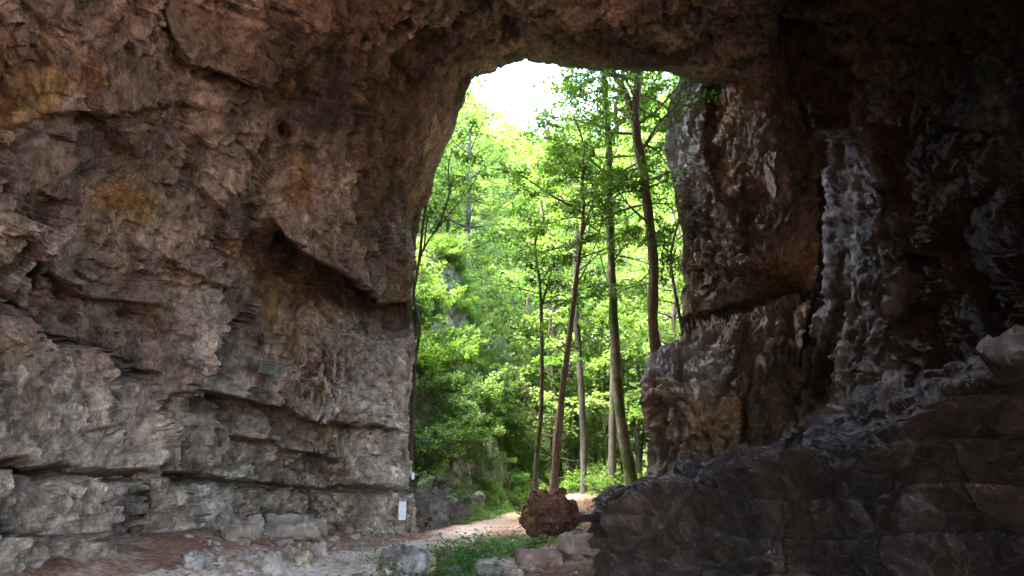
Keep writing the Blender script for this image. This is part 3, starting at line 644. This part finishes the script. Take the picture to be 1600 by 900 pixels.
# ------------------------------------------------------------------ tubes and leaves
def tube(pts, rad, n=8, seed=0, bumpy=.12):
    pts = np.array(pts, float); rad = np.array(rad, float)
    t = np.gradient(pts, axis=0); t /= np.linalg.norm(t, axis=1, keepdims=True) + 1e-9
    ref = np.array([.3, 1, .1]); a = np.cross(t, ref); a /= np.linalg.norm(a, axis=1, keepdims=True) + 1e-9; b = np.cross(t, a)
    th = np.linspace(0, 2 * math.pi, n, endpoint=False)
    rr = rad[:, None] * (1 + bumpy * vn(np.stack([pts[:, 0][:, None] + np.cos(th) * 2, pts[:, 2][:, None] * 1.2 + 0 * th, np.sin(th)[None] * 2 + 0 * pts[:, :1]], -1), seed))
    V = pts[:, None] + rr[..., None] * (np.cos(th)[None, :, None] * a[:, None] + np.sin(th)[None, :, None] * b[:, None])
    m = len(pts); i = np.arange(m - 1)[:, None] * n; j = np.arange(n)[None]; j2 = (j + 1) % n
    F = np.stack([i + j, i + j2, i + n + j2, i + n + j], -1).reshape(-1, 4)
    return V.reshape(-1, 3), F
def smooth_path(pts, n):
    pts = np.array(pts, float); L = np.concatenate([[0], np.cumsum(np.linalg.norm(np.diff(pts, axis=0), axis=1))]); s = np.linspace(0, L[-1], n)
    # Catmull-like: interpolate then smooth
    q = np.stack([np.interp(s, L, pts[:, k]) for k in range(pts.shape[1])], -1)
    for _ in range(max(2, n // 12)):
        q[1:-1] = (q[:-2] + 2 * q[1:-1] + q[2:]) / 4
    return q
class Bag:
    def __init__(s): s.V, s.F, s.n = [], [], 0
    def add(s, V, F): s.V.append(V); s.F.append(F + s.n); s.n += len(V)
    def mesh(s, name): return mesh_np(name, np.concatenate(s.V), np.concatenate(s.F))
class Leaves:
    def __init__(s): s.c, s.nrm, s.sz, s.v = [], [], [], []
    def add(s, c, nrm, sz, v): s.c.append(c); s.nrm.append(nrm); s.sz.append(sz); s.v.append(v)
    def mesh(s, name, origin=(0, 0, 0)):
        c = np.concatenate(s.c) - np.array(origin); n = np.concatenate(s.nrm); z = np.concatenate(s.sz); v_ = np.concatenate(s.v)
        n = n / np.linalg.norm(n, axis=1, keepdims=True)
        r = rng.normal(size=c.shape); a = np.cross(n, r); a /= np.linalg.norm(a, axis=1, keepdims=True) + 1e-9; b = np.cross(n, a)
        z = z[:, None]
        k = rng.uniform(.3, .42, (len(c), 1)); dr = n * z * .12
        V = np.stack([c - a * z * .5 - dr, c + b * z * k, c + a * z * .5 - dr, c - b * z * k], 1).reshape(-1, 3)
        F = np.arange(len(V)).reshape(-1, 4)
        return mesh_np(name, V, F, smooth=False, attrs={'leafvar': np.repeat(v_, 4)})
def spray(lv, p0, p1, width, n, size, var, droop=.15, flat=.35):
    """leaves along a twig from p0 to p1, spread sideways in a nearly level layer"""
    t = rng.uniform(.1, 1.08, n); d_ = p1 - p0; L = np.linalg.norm(d_) + 1e-9; side = np.cross(d_ / L, [0, 0, 1.]); sl = np.linalg.norm(side); side = side / sl if sl > .1 else np.array([1., 0, 0])
    w = rng.normal(0, .5, n) * width * np.sin(np.clip(t, 0, 1) * 2.6 + .35)
    c = p0 + d_ * t[:, None] + side * w[:, None]; c[:, 2] += rng.normal(0, .15, n) * width * 1.2 - droop * np.abs(w) - .08 * width * t
    nn = rng.normal(0, flat * 1.5, (n, 3)); nn[:, 2] += 1
    lv.add(c, nn, size * rng.uniform(.65, 1.25, n), np.clip(var + rng.normal(0, .18, n), 0, 1))
def limb(bag, lv, p, az, el, L, r, leafsz, dens, nsub=7, var=.5, width=.55, seed=0, nt=5):
    n = 9; q = [np.array(p, float)]; d_ = np.array([math.cos(az) * math.cos(el), math.sin(az) * math.cos(el), math.sin(el)])
    for k in range(n - 1):
        d_ = d_ + rng.normal(0, .11, 3); d_[2] += -.04 if el > .2 else .02; d_ /= np.linalg.norm(d_); q.append(q[-1] + d_ * L / (n - 1))
    q = np.array(q); bag.add(*tube(q, np.linspace(r, r * .2, n), nt, seed))
    for k in range(nsub):
        f = .25 + .75 * (k + rng.uniform(.2, .8)) / nsub; i = min(int(f * (n - 1)), n - 2); b0 = q[i] + (q[i + 1] - q[i]) * (f * (n - 1) - i)
        dr = q[i + 1] - q[i]; dr /= np.linalg.norm(dr); sd = np.cross(dr, [0, 0, 1.]) * (1 if k % 2 else -1)
        e = dr * .75 + sd * rng.uniform(.5, 1.0) + np.array([0, 0, rng.uniform(-.4, .5)]); e /= np.linalg.norm(e)
        l2 = L * rng.uniform(.28, .48) * (1.15 - .5 * f); b1 = b0 + e * l2
        m = (b0 + b1) / 2 + rng.normal(0, .06, 3); bag.add(*tube([b0, m, b1], [r * .32, r * .22, r * .08], 4, seed))
        spray(lv, b0, b1, width * max(.6, l2 * .75), int(dens * l2), leafsz, np.clip(var + rng.normal(0, .15), 0, 1))
    spray(lv, q[-3], q[-1] + (q[-1] - q[-2]) * .5, width, int(dens * .8), leafsz, var)

def traced_tree(px_path, Y, r0, r1, bark, label, name='maple_tree', limbs=(), auto=None, group=None, side=10, leafsz=.115, dens=60, var=.5):
    """trunk bent the way the photograph shows it, standing at its own distance; limbs listed the same way"""
    base = unproj(px_path[0][0], px_path[0][1], Y); gz = float(height(base[0], base[1]))
    W = [unproj(x, y, Y + dy) for x, y, dy in [(p[0], p[1], p[2] if len(p) > 2 else 0) for p in px_path]]
    if W[0][2] > gz - .2: W.insert(0, np.array([W[0][0] - (W[1][0] - W[0][0]) * .15, W[0][1], gz - .25]))
    top = W[-1]
    ex = auto.get('extend', 0) if auto else 0
    if ex: dd_ = W[-1] - W[-2]; dd_ /= np.linalg.norm(dd_); W.append(top + dd_ * ex * .5 + np.array([.2, .2, 0])); W.append(top + dd_ * ex + np.array([-.1, .5, ex * .1]))
    r0 *= .84; r1 *= .84; n = max(24, int(len(W) * 7)); q = smooth_path(W, n); s = np.linspace(0, 1, n)
    rad = r0 + (r1 - r0) * s ** .9; rad *= 1 + .55 * np.exp(-s * 28)
    bag, lv = Bag(), Leaves(); bag.add(*tube(q, rad, side, int(Y * 7), .16))
    for lb in limbs:
        pts, ra, rb = lb['p'], lb['r'], lb.get('r2', .015)
        w = [unproj(p[0], p[1], Y + lb.get('dy', 0) * k / max(1, len(pts) - 1)) for k, p in enumerate(pts)]
        i0 = np.argmin(np.linalg.norm(q - w[0], axis=1)); w[0] = q[i0]
        lq = smooth_path(w, 7 * len(w)); bag.add(*tube(lq, np.linspace(ra, rb, len(lq)), 7, 5))
        for k in range(lb.get('n', 7)):
            i = int(len(lq) * (.3 + .68 * k / max(1, lb.get('n', 7) - 1))) - 1; i = min(max(i, 1), len(lq) - 2)
            az = rng.uniform(0, 6.28); limb(bag, lv, lq[i], az, rng.uniform(-.05, .4), rng.uniform(.8, 1.6), max(.012, rb), leafsz, dens, 4, var, .5, k)
    if auto:
        z0, z1 = auto['z']; 
        for k in range(auto['n']):
            f = (k + .5) / auto['n']; z = z0 + (z1 - z0) * f; i = int(np.argmin(np.abs(q[:, 2] - z)))
            az = k * 2.4 + rng.uniform(-.4, .4); L = auto['L'] * (1.05 - .45 * f) * rng.uniform(.7, 1.15)
            limb(bag, lv, q[i], az, rng.uniform(.05, .5), L, min(rad[i] * .45, .06), leafsz, dens, auto.get('sub', 7), np.clip(var + rng.normal(0, .12), 0, 1), .6, k)
    root = empty(name, tuple(map(float, (q[0][0], q[0][1], gz))))
    me = bag.mesh('trunk'); me.transform(__import__('mathutils').Matrix.Translation(-Vector(root.location))); obj('trunk', me, bark, root)
    if lv.c: obj('crown', lv.mesh('crown', tuple(root.location)), M_leaf, root)
    return tag(root, label, 'tree', group)

traced_tree([(863,792),(868,720),(880,600),(893,500),(905,400),(913,330),(909,262)], 22.5, .17, .035, M_barkA, 'leaning brown barked tree rising right behind the root plate', limbs=[
    dict(p=[(907,329),(864,307),(820,277),(777,264)], r=.045, n=9, dy=-1.5), dict(p=[(912,365),(926,318),(932,290),(921,262)], r=.06, n=6, dy=.6), dict(p=[(897,450),(925,400),(940,350)], r=.035, n=5, dy=1.), dict(p=[(885,560),(850,520),(838,515)], r=.02, n=4, dy=-1)],
    auto=dict(z=(8.5, 15), n=16, L=3.0, extend=2.0))
traced_tree([(834,785),(838,720),(846,640),(847,540),(844,440),(834,385),(838,366)], 25., .13, .05, M_barkD, 'thin dark tree with a crooked top standing left of the leaning tree', limbs=[
    dict(p=[(846,480),(860,430),(868,395)], r=.05, n=5), dict(p=[(838,400),(820,375),(796,352)], r=.03, n=6, dy=-1), dict(p=[(846,470),(880,460),(900,480)], r=.025, n=5, dy=-.8)], auto=dict(z=(7.5, 11.5), n=10, L=2.8, extend=1.5))
traced_tree([(986,745),(968,640),(960,520),(957,450),(955,400),(951,330),(952,225),(946,150),(940,80)], 26., .27, .11, M_barkM, 'tall mossy trunked tree with forked top in the middle of the opening', limbs=[
    dict(p=[(953,220),(965,203),(961,168),(966,138),(978,105)], r=.10, r2=.05, n=6, dy=.8), dict(p=[(964,205),(980,185),(988,165)], r=.06, n=4), dict(p=[(948,277),(907,233),(877,220),(847,216)], r=.045, n=9, dy=-2), dict(p=[(949,333),(929,294),(907,259),(838,246)], r=.05, n=10, dy=-2.5),
    dict(p=[(958,470),(935,390),(925,350)], r=.04, n=5, dy=1), dict(p=[(946,170),(925,140),(905,125)], r=.05, n=7, dy=-1.5)], auto=dict(z=(11.5, 21), n=28, L=4.4, extend=4), dens=72)
traced_tree([(1028,585),(1018,480),(1024,420),(1012,330),(1005,260),(991,205),(994,150),(1001,85)], 23.5, .25, .17, M_barkA, 'thick brown tree with a heavy left limb beside the rock outcrop', limbs=[
    dict(p=[(991,200),(978,145),(958,115),(938,92)], r=.16, r2=.09, n=5, dy=.3), dict(p=[(1011,355),(985,324),(959,290),(950,270)], r=.05, n=8, dy=-1), dict(p=[(1000,240),(1030,200),(1050,180)], r=.04, n=7, dy=1.2), dict(p=[(1018,420),(1000,440),(975,448)], r=.03, n=5, dy=.5)], auto=dict(z=(12, 21), n=20, L=4.2, extend=4))
traced_tree([(1072,560),(1066,515),(1052,440),(1046,400),(1058,352)], 25.5, .11, .05, M_barkD, 'slim dark tree curving up against the edge of the rock outcrop', limbs=[dict(p=[(1047,405),(1036,380),(1020,360)], r=.03, n=6)], auto=dict(z=(7, 13), n=10, L=2.8, extend=3))
traced_tree([(912,795),(913,700),(908,600),(902,520),(899,430)], 31., .20, .13, M_barkG, 'straight grey trunk standing right of the leaning tree', limbs=[dict(p=[(906,580),(880,560),(860,562)], r=.03, n=5)], auto=dict(z=(9, 18), n=13, L=3.8, extend=5), leafsz=.13)
traced_tree([(956,775),(957,650),(959,560),(960,500),(956,430)], 30., .20, .14, M_barkG, 'pale grey straight trunk just left of the tall mossy tree', limbs=[dict(p=[(959,545),(930,510),(908,495)], r=.03, n=6)], auto=dict(z=(9, 18), n=13, L=3.8, extend=5), leafsz=.13)
# small branchy tree growing out of the edge of the left wall
traced_tree([(648,560),(657,515),(653,490),(644,468),(651,430),(657,395),(672,372),(690,345),(700,310)], 20.6, .11, .03, M_barkD, 'small many branched tree growing from the edge of the left rock wall', 'young_tree', limbs=[
    dict(p=[(655,410),(662,340),(672,290),(690,240)], r=.05, n=6), dict(p=[(676,370),(705,330),(735,295),(752,262)], r=.035, n=7, dy=.8), dict(p=[(662,385),(668,340),(662,300)], r=.03, n=4), dict(p=[(690,345),(703,300),(700,265),(706,230)], r=.03, n=6)], leafsz=.10, dens=45)

# slender background trunks that still read one by one
bgl = [('thin dark trunk left of the crooked topped tree, deep in the wood', 820, 760, 824, 470, 40, .11, M_barkD), ('thin leaning dark trunk between the crooked tree and the leaning tree', 866, 760, 893, 470, 41, .13, M_barkD),
       ('straight dark trunk close behind the straight grey one', 893, 770, 890, 450, 43, .17, M_barkD), ('slim trunk midway between the two grey trunks', 934, 765, 925, 500, 46, .13, M_barkD),
       ('slim dark trunk right behind the pale grey trunk', 945, 760, 938, 540, 40, .12, M_barkM), ('leaning thin trunk between mossy tree and rock outcrop', 1000, 740, 1012, 520, 42, .10, M_barkG),
       ('dark trunk hard against the right of the mossy tree', 976, 760, 972, 560, 48, .2, M_barkM), ('thin pale trunk under the far leaves left of the straight grey one', 879, 765, 872, 520, 52, .12, M_barkG)]
for lab, x0, y0, x1, y1, Y, r, bk_ in bgl:
    traced_tree([(x0, y0), (x0 * .6 + x1 * .4 + random.uniform(-4, 4), y0 * .6 + y1 * .4), (x1, y1)], Y, r, r * .6, bk_, lab, 'slender_tree', auto=dict(z=(5.5, 17), n=14, L=3.2, extend=5, sub=6), leafsz=.17, dens=36, side=7, var=.45)

# ------------------------------------------------------------------ the wood on the slopes
def proto_tree(h, crown0, L, n, leafsz, dens, bark, seed):
    bag, lv = Bag(), Leaves(); q = np.array([[.25 * math.sin(k * .9 + seed) * k / 8, .25 * math.cos(k * 1.1 + seed) * k / 8, h * k / 11 - .4 * (k == 0)] for k in range(12)]); rad = np.linspace(h * .014, .03, 12)
    bag.add(*tube(q, rad, 7, seed))
    for k in range(n):
        f = (k + .5) / n; z = h * (crown0 + (.98 - crown0) * f); i = min(11, int(z / h * 11)); prof_ = math.sin(min(1, .25 + .85 * f) * math.pi) ** .6
        limb(bag, lv, q[i], k * 2.4 + rng.uniform(-.5, .5), rng.uniform(.05, .55), L * max(.35, prof_) * rng.uniform(.75, 1.15), .05, leafsz, dens, 6, np.clip(.5 + rng.normal(0, .15), 0, 1), .8, k)
    return bag.mesh('trunk'), lv.mesh('crown')
protos = []
for k, (h, c0, L, n, lz, dn) in enumerate(((15, .22, 4.2, 34, .24, 26), (12, .12, 3.8, 30, .24, 26), (18, .3, 4.8, 36, .26, 24), (9, .08, 3.0, 26, .2, 30))):
    tm, cm = proto_tree(h, c0, L, n, lz, dn, M_barkD, k); tm.materials.append(M_barkD if k % 2 else M_barkG); cm.materials.append(M_leafF); protos.append((tm, cm))
GRP = 'leafy trees massed on the slopes behind'
def wood_tree(k, x, y, s, rz, lab='leafy green tree in the wood massed on the slopes behind'):
    r = empty('broadleaf_tree', (x, y, float(height(x, y)) - .2), rz); r.scale = (s, s, s)
    obj('trunk', protos[k][0], parent=r); obj('crown', protos[k][1], parent=r)
    tag(r, lab, 'tree', GRP)
cnt_ = 0; spots = []
rw = random.Random(3)
for it in range(6000):
    y = 34 + 158 * rw.random() ** 1.2; x = rw.uniform(-.22, .34) * y
    z = float(height(x, y)); 
    if foot_x(y) - x > 1 and y < 44 and z > 1 and z < 12: continue
    if y < 37 and -1 < x < 6.5: continue
    if any((x - a_) ** 2 + (y - b_) ** 2 < (2.3 + y * .022) ** 2 for a_, b_ in spots): continue
    tx_, ty_ = proj(np.array([x, y, z + 15.])); tx2, _ = proj(np.array([x + 4.5, y, z + 15.])); tx3, _ = proj(np.array([x - 4.5, y, z + 15.]))
    if ty_ < 152 and tx2 > 735 and tx3 < 872: continue
    spots.append((x, y))
    if len(spots) >= 235: break
for x, y in spots:
    wood_tree(rw.choice((0, 1, 2, 3) if y < 70 else (0, 1, 2)), x, y, rw.uniform(.8, 1.2), rw.uniform(0, 6.28))

# ------------------------------------------------------------------ shrubs on the left cliff
def proto_shrub(h, n, leafsz, dens, seed):
    bag, lv = Bag(), Leaves()
    for k in range(n):
        limb(bag, lv, np.array([rng.normal(0, .1), rng.normal(0, .1), -.1]), k * 2.4, rng.uniform(.35, 1.2), h * rng.uniform(.7, 1.2), .022, leafsz, dens, 6, np.clip(.5 + rng.normal(0, .2), 0, 1), .5, k, 4)
    return bag.mesh('stem'), lv.mesh('foliage')
sp = []
for k in range(4):
    a_, b_ = proto_shrub((1.1, 1.5, .8, 1.9)[k], (9, 10, 9, 10)[k], (.09, .10, .075, .11)[k], (60, 60, 80, 55)[k], k); a_.materials.append(M_barkD); b_.materials.append(M_leaf if k != 2 else M_herb); sp.append((a_, b_))
GS = 'bushes covering the left cliff outside the cave'
n_ = 0; rs = random.Random(5)
while n_ < 210:
    y = rs.uniform(20.8, 44); fx = float(foot_x(y)); s = rs.random() ** .8 * 5.2; x = fx - s + .3
    px, py = proj(np.array([x, y, float(height(x, y))]))
    if px < 625 or px > 850: continue
    if s < .9 and rs.random() < .5: continue
    k = rs.choice((0, 0, 1, 2, 3)) if s > 1.2 else 2
    r = empty('shrub', (x, y, float(height(x, y)) - .03), rs.uniform(0, 6.28)); q = rs.uniform(.6, 1.15) * (1 if s > 1.2 else .7); r.scale = (q, q, q)
    r.rotation_euler[1] = .25
    obj('stem', sp[k][0], parent=r); obj('foliage', sp[k][1], parent=r); tag(r, 'leafy bush on the steep rocky bank left of the path', 'bush', GS); n_ += 1
# understorey right of the path and behind
n_ = 0
while n_ < 36:
    y = rs.uniform(27, 46); x = rs.uniform(.2, 9); px, py = proj(np.array([x, y, float(height(x, y))]))
    if px > 1080: continue
    k = rs.choice((0, 1, 2, 3)); r = empty('shrub', (x, y, float(height(x, y)) - .03), rs.uniform(0, 6.28)); q = rs.uniform(.5, 1.); r.scale = (q, q, q)
    obj('stem', sp[k][0], parent=r); obj('foliage', sp[k][1], parent=r); tag(r, 'low bush on the woodland floor behind the root plate', 'bush', 'low bushes on the woodland floor'); n_ += 1

# ground plants (nobody could count them)
lv = Leaves()
N_ = 1100
for k in range(N_):
    t = rs.random(); ax, ay, bx, by = -1.35, 11.6, .2, 19.5
    x = ax + (bx - ax) * t + rs.gauss(0, .33 + .12 * t) * (1 + .9 * (rs.random() < .2)); y = ay + (by - ay) * t + rs.gauss(0, .3)
    if rs.random() < .28: y = rs.uniform(22, 30); x = float(foot_x(y)) + rs.gauss(0, .35)
    if y < 11.4: continue
    z = float(height(x, y)); m = rs.randint(10, 20); c = np.stack([rng.normal(x, .1, m), rng.normal(y, .1, m), z + rng.uniform(.02, .24, m)], -1)
    nn = rng.normal(0, .45, (m, 3)); nn[:, 2] += 1; lv.add(c, nn, rng.uniform(.04, .1, m), np.clip(rng.normal(.5, .25, m), 0, 1))
tag(obj('ground_cover', lv.mesh('ground_cover'), M_herb), 'low green plants filling the ditch beside the path', 'ground cover', kind='stuff')
lv = Leaves()
n = 5200; x = rng.uniform(.2, 5, n); y = rng.uniform(12.5, 30, n); z = height(x, y) + .012
x[:1300] = rng.uniform(-5.5, .5, 1300); y[:1300] = rng.uniform(10.5, 20, 1300); z = height(x, y) + .02; nn = rng.normal(0, .3, (n, 3)); nn[:, 2] += 1; lv.add(np.stack([x, y, z + rng.uniform(0, .02, n)], -1), nn, rng.uniform(.05, .1, n), rng.uniform(0, 1, n))
M_dead = leaf_mat('dead_leaf', (.10, .055, .03), (.30, .18, .10), (.1, .05, .03), (.2, .1, .05), .1)
tag(obj('fallen_leaves', lv.mesh('fallen_leaves'), M_dead), 'brown fallen leaves on the bank right of the root plate', 'fallen leaves', kind='stuff')

# ------------------------------------------------------------------ uprooted root plate
g = unproj(858, 846, 18.2); gz = float(height(g[0], g[1])); k_ = 18.2 / (FPX * CT)
root = empty('root_plate', (float(g[0]), 18.2, gz)); root.scale = (.88, .88, .92)
tag(root, 'uprooted dark red root plate of a fallen tree beside the path', 'root plate')
V, F = ICO[6]
W = V * np.array([.70, .42, .56]); up = V[:, 2]
W[:, 0] += np.where(up > 0, .10 * up, .16 * up); 
lump = np.exp(-((V[:, 0] + .62) ** 2 + (V[:, 2] - .66) ** 2) / .10); W[:, 2] += .26 * lump; W[:, 0] -= .08 * lump
W[:, 0] *= 1 - .38 * sstep(0, -1, up)
h1, q1, e1 = facets(W / .42 + 3, 5, 1.1); h2, q2, e2 = facets(W / .2 + 3, 6, 1.1)
W = W + V * (.30 * fbm(V * 1.3 + 5, 2, 12) + .16 * h1 + .05 * h2 + .025 * ridged(W * 4, 2, 9) + .015 * fbm(W / .06, 2, 4))[:, None]
W[:, 2] += .62
Cc_ = mix(c3(.06,.03,.022), c3(.14,.07,.048), np.clip(.5 + fbm(W / .2, 4, 8) * 1.3, 0, 1)); Cc_ = mix(Cc_, c3(.30,.15,.05), sstep(.3, .6, fbm(W / .16 + 9, 3, 10)) * .6)
obj('earth_clump', mesh_np('earth_clump', W, F, Cc_), M_root, root)
M_rootw = bark_mat('root_wood', (.15, .075, .055), 0.)
bag = Bag()
for k in range(22):
    a_ = rng.uniform(0, 6.28); p = np.array([math.cos(a_) * .62 + .02, -.12 + rng.normal(0, .14), .62 + math.sin(a_) * .48]); q = [p]
    d_ = np.array([math.cos(a_) * .5 - math.sin(a_) * rng.choice([-1, 1]), -.2, math.sin(a_) * .5 + math.cos(a_) * .3]); d_ /= np.linalg.norm(d_)
    for j in range(7): d_ = d_ + rng.normal(0, .3, 3); d_ /= np.linalg.norm(d_); q.append(q[-1] + d_ * .07)
    bag.add(*tube(q, np.linspace(rng.uniform(.015, .04), .006, 8), 5, k, .3))
obj('roots', bag.mesh('roots'), M_rootw, root)
bag = Bag(); q = np.array([[.35, .2, .55], [.75, .9, .5], [1.2, 1.7, .45], [1.6, 2.6, .45]]); bag.add(*tube(smooth_path(q, 16), np.linspace(.24, .2, 16), 12, 3))
obj('log', bag.mesh('log'), M_barkA, root)

# ------------------------------------------------------------------ notices
def box_mesh(name, sx_, sy_, sz_, bev=.004):
    import bmesh
    bm = bmesh.new(); bmesh.ops.create_cube(bm, size=1.0)
    for v_ in bm.verts: v_.co = Vector((v_.co.x * sx_, v_.co.y * sy_, v_.co.z * sz_))
    bmesh.ops.bevel(bm, geom=bm.edges[:], offset=bev, segments=2, affect='EDGES')
    me = bpy.data.meshes.new(name); bm.to_mesh(me); bm.free(); return me
M_plq = plain_mat('weathered_bronze', (.10, .115, .085), .8, .2, .3, 18, .3); M_ink = plain_mat('dark_lettering', (.012, .02, .012), .6)
M_wht = plain_mat('white_enamel', (.75, .77, .8), .35, .5, .06, 12); M_txt = plain_mat('grey_print', (.35, .36, .42), .6); M_bolt = plain_mat('steel', (.3, .3, .3), .4)
def lettering(name, rows, y0, mat, parent, depth=.004):
    """rows: (z, height, [(x0, x1), ...]) - words too small to read, as relief strokes"""
    import bmesh
    for z, h, ws in rows:
        bm = bmesh.new()
        for x0, x1 in ws:
            x = x0
            while x < x1 - .006:
                w_ = min(random.uniform(.010, .018), x1 - x); r_ = bmesh.ops.create_cube(bm, size=1.0)
                for v_ in r_['verts']: v_.co = Vector((x + w_ / 2 + v_.co.x * w_ * 1.02, y0 + v_.co.y * depth, z + v_.co.z * h * random.uniform(.8, 1.0)))
                x += w_
        me = bpy.data.meshes.new(name); bm.to_mesh(me); bm.free(); obj(name, me, mat, parent)
p, pm = wall_at(419, 573, 7); k_ = p[1] / (FPX * CT); w, h = 24 * k_, 21 * k_
tq = unproj(419, 573, p[1] - .10)
r = empty('memorial_plaque', tuple(map(float, tq)), R(33)); r.rotation_euler[1] = R(4)
tag(r, 'weathered grey green metal plaque with lettering fixed high on the left rock wall', 'plaque')
obj('plate', box_mesh('plate', w * 1.15, .03, h), M_plq, r)
lettering('text_line', [(h * .33, h * .13, [(-w * .45, -w * .16), (-w * .1, w * .32)]), (h * .13, h * .13, [(-w * .38, w * .42)]), (-h * .06, h * .13, [(-w * .36, -w * .2), (-w * .14, w * .38)]), (-h * .24, h * .08, [(-w * .36, -w * .26), (-w * .2, w * .2)]), (-h * .36, h * .06, [(-w * .34, w * .05)])], -.016, M_ink, r)
for sx_ in (-1, 1):
    for sz_ in (-1, 1):
        b_ = box_mesh('bolt', .025, .16, .025); o = obj('bolt', b_, M_bolt, r, (sx_ * w * .52, .06, sz_ * h * .43))
pb_, _ = wall_at(628.5, 798, 8); gq = unproj(628.5, 798, pb_[1] - .07); k_ = pb_[1] / (FPX * CT)
r = empty('notice_board', tuple(map(float, gq)), BANG * .35); tag(r, 'upright white notice board printed in small lines on the low grey rock by the path', 'notice board')
w, h = 10.5 * k_, 25 * k_
obj('panel', box_mesh('panel', w, .02, h), M_wht, r)
lettering('text_line', [(h * (.44 - .07 * j), h * .018, [(-w * .4, w * random.uniform(.1, .42))]) for j in range(13)], -.0105, M_txt, r, .002)
obj('bracket', box_mesh('bracket', w * .5, .5, .03), M_bolt, r, (0, .26, h * .2)); obj('bracket', box_mesh('bracket', w * .5, .5, .03), M_bolt, r, (0, .26, -h * .2))
p, pm = wall_at(643, 744, 6); tq = unproj(645, 744, p[1] - .03)
o = obj('trail_marker', box_mesh('trail_marker', .075, .05, .17, .006), M_wht, loc=tuple(map(float, tq))); o.rotation_euler = (0, 0, R(20)); tag(o, 'small white trail marker plate on the edge of the left wall above the notice board', 'trail marker')
# ------------------------------------------------------------------ light
SUN_EL, sd = R(66), Vector((-.80, -.28, 0)).normalized()
to_sun = Vector((sd.x * math.cos(SUN_EL), sd.y * math.cos(SUN_EL), math.sin(SUN_EL)))
su = bpy.data.lights.new('sun', 'SUN'); su.energy = 1.3; su.angle = R(14); su.color = (1, .95, .86)
so = bpy.data.objects.new('sun', su); COL.objects.link(so); so.rotation_euler = (-to_sun).to_track_quat('-Z', 'Y').to_euler(); so.location = (20, -10, 60)
w = bpy.data.worlds.new('World'); sc.world = w; w.use_nodes = True; nt = w.node_tree
bg = nt.nodes['Background']; sky = nt.nodes.new('ShaderNodeTexSky'); sky.sky_type = 'NISHITA'; sky.sun_disc = False
sky.sun_elevation = SUN_EL; sky.sun_rotation = math.atan2(to_sun.x, to_sun.y); sky.dust_density = 3.2; sky.ozone_density = .6; sky.air_density = .8
nt.links.new(sky.outputs[0], bg.inputs['Color']); bg.inputs['Strength'].default_value = .15
vs = sc.view_settings; vs.view_transform = 'Standard'; vs.look = 'None'; vs.gamma = 1; vs.use_curve_mapping = False; vs.exposure = 6.1
cy = sc.cycles; cy.use_denoising = True; cy.denoiser = 'OPENIMAGEDENOISE'; cy.max_bounces = 10; cy.diffuse_bounces = 6; cy.glossy_bounces = 3; cy.transmission_bounces = 6; cy.caustics_reflective = False; cy.caustics_refractive = False
cy.sample_clamp_indirect = 4; cy.use_guiding = True; cy.use_surface_guiding = True; cy.guiding_training_samples = 64; cy.denoising_prefilter = 'ACCURATE'; cy.denoising_input_passes = 'RGB_ALBEDO_NORMAL'
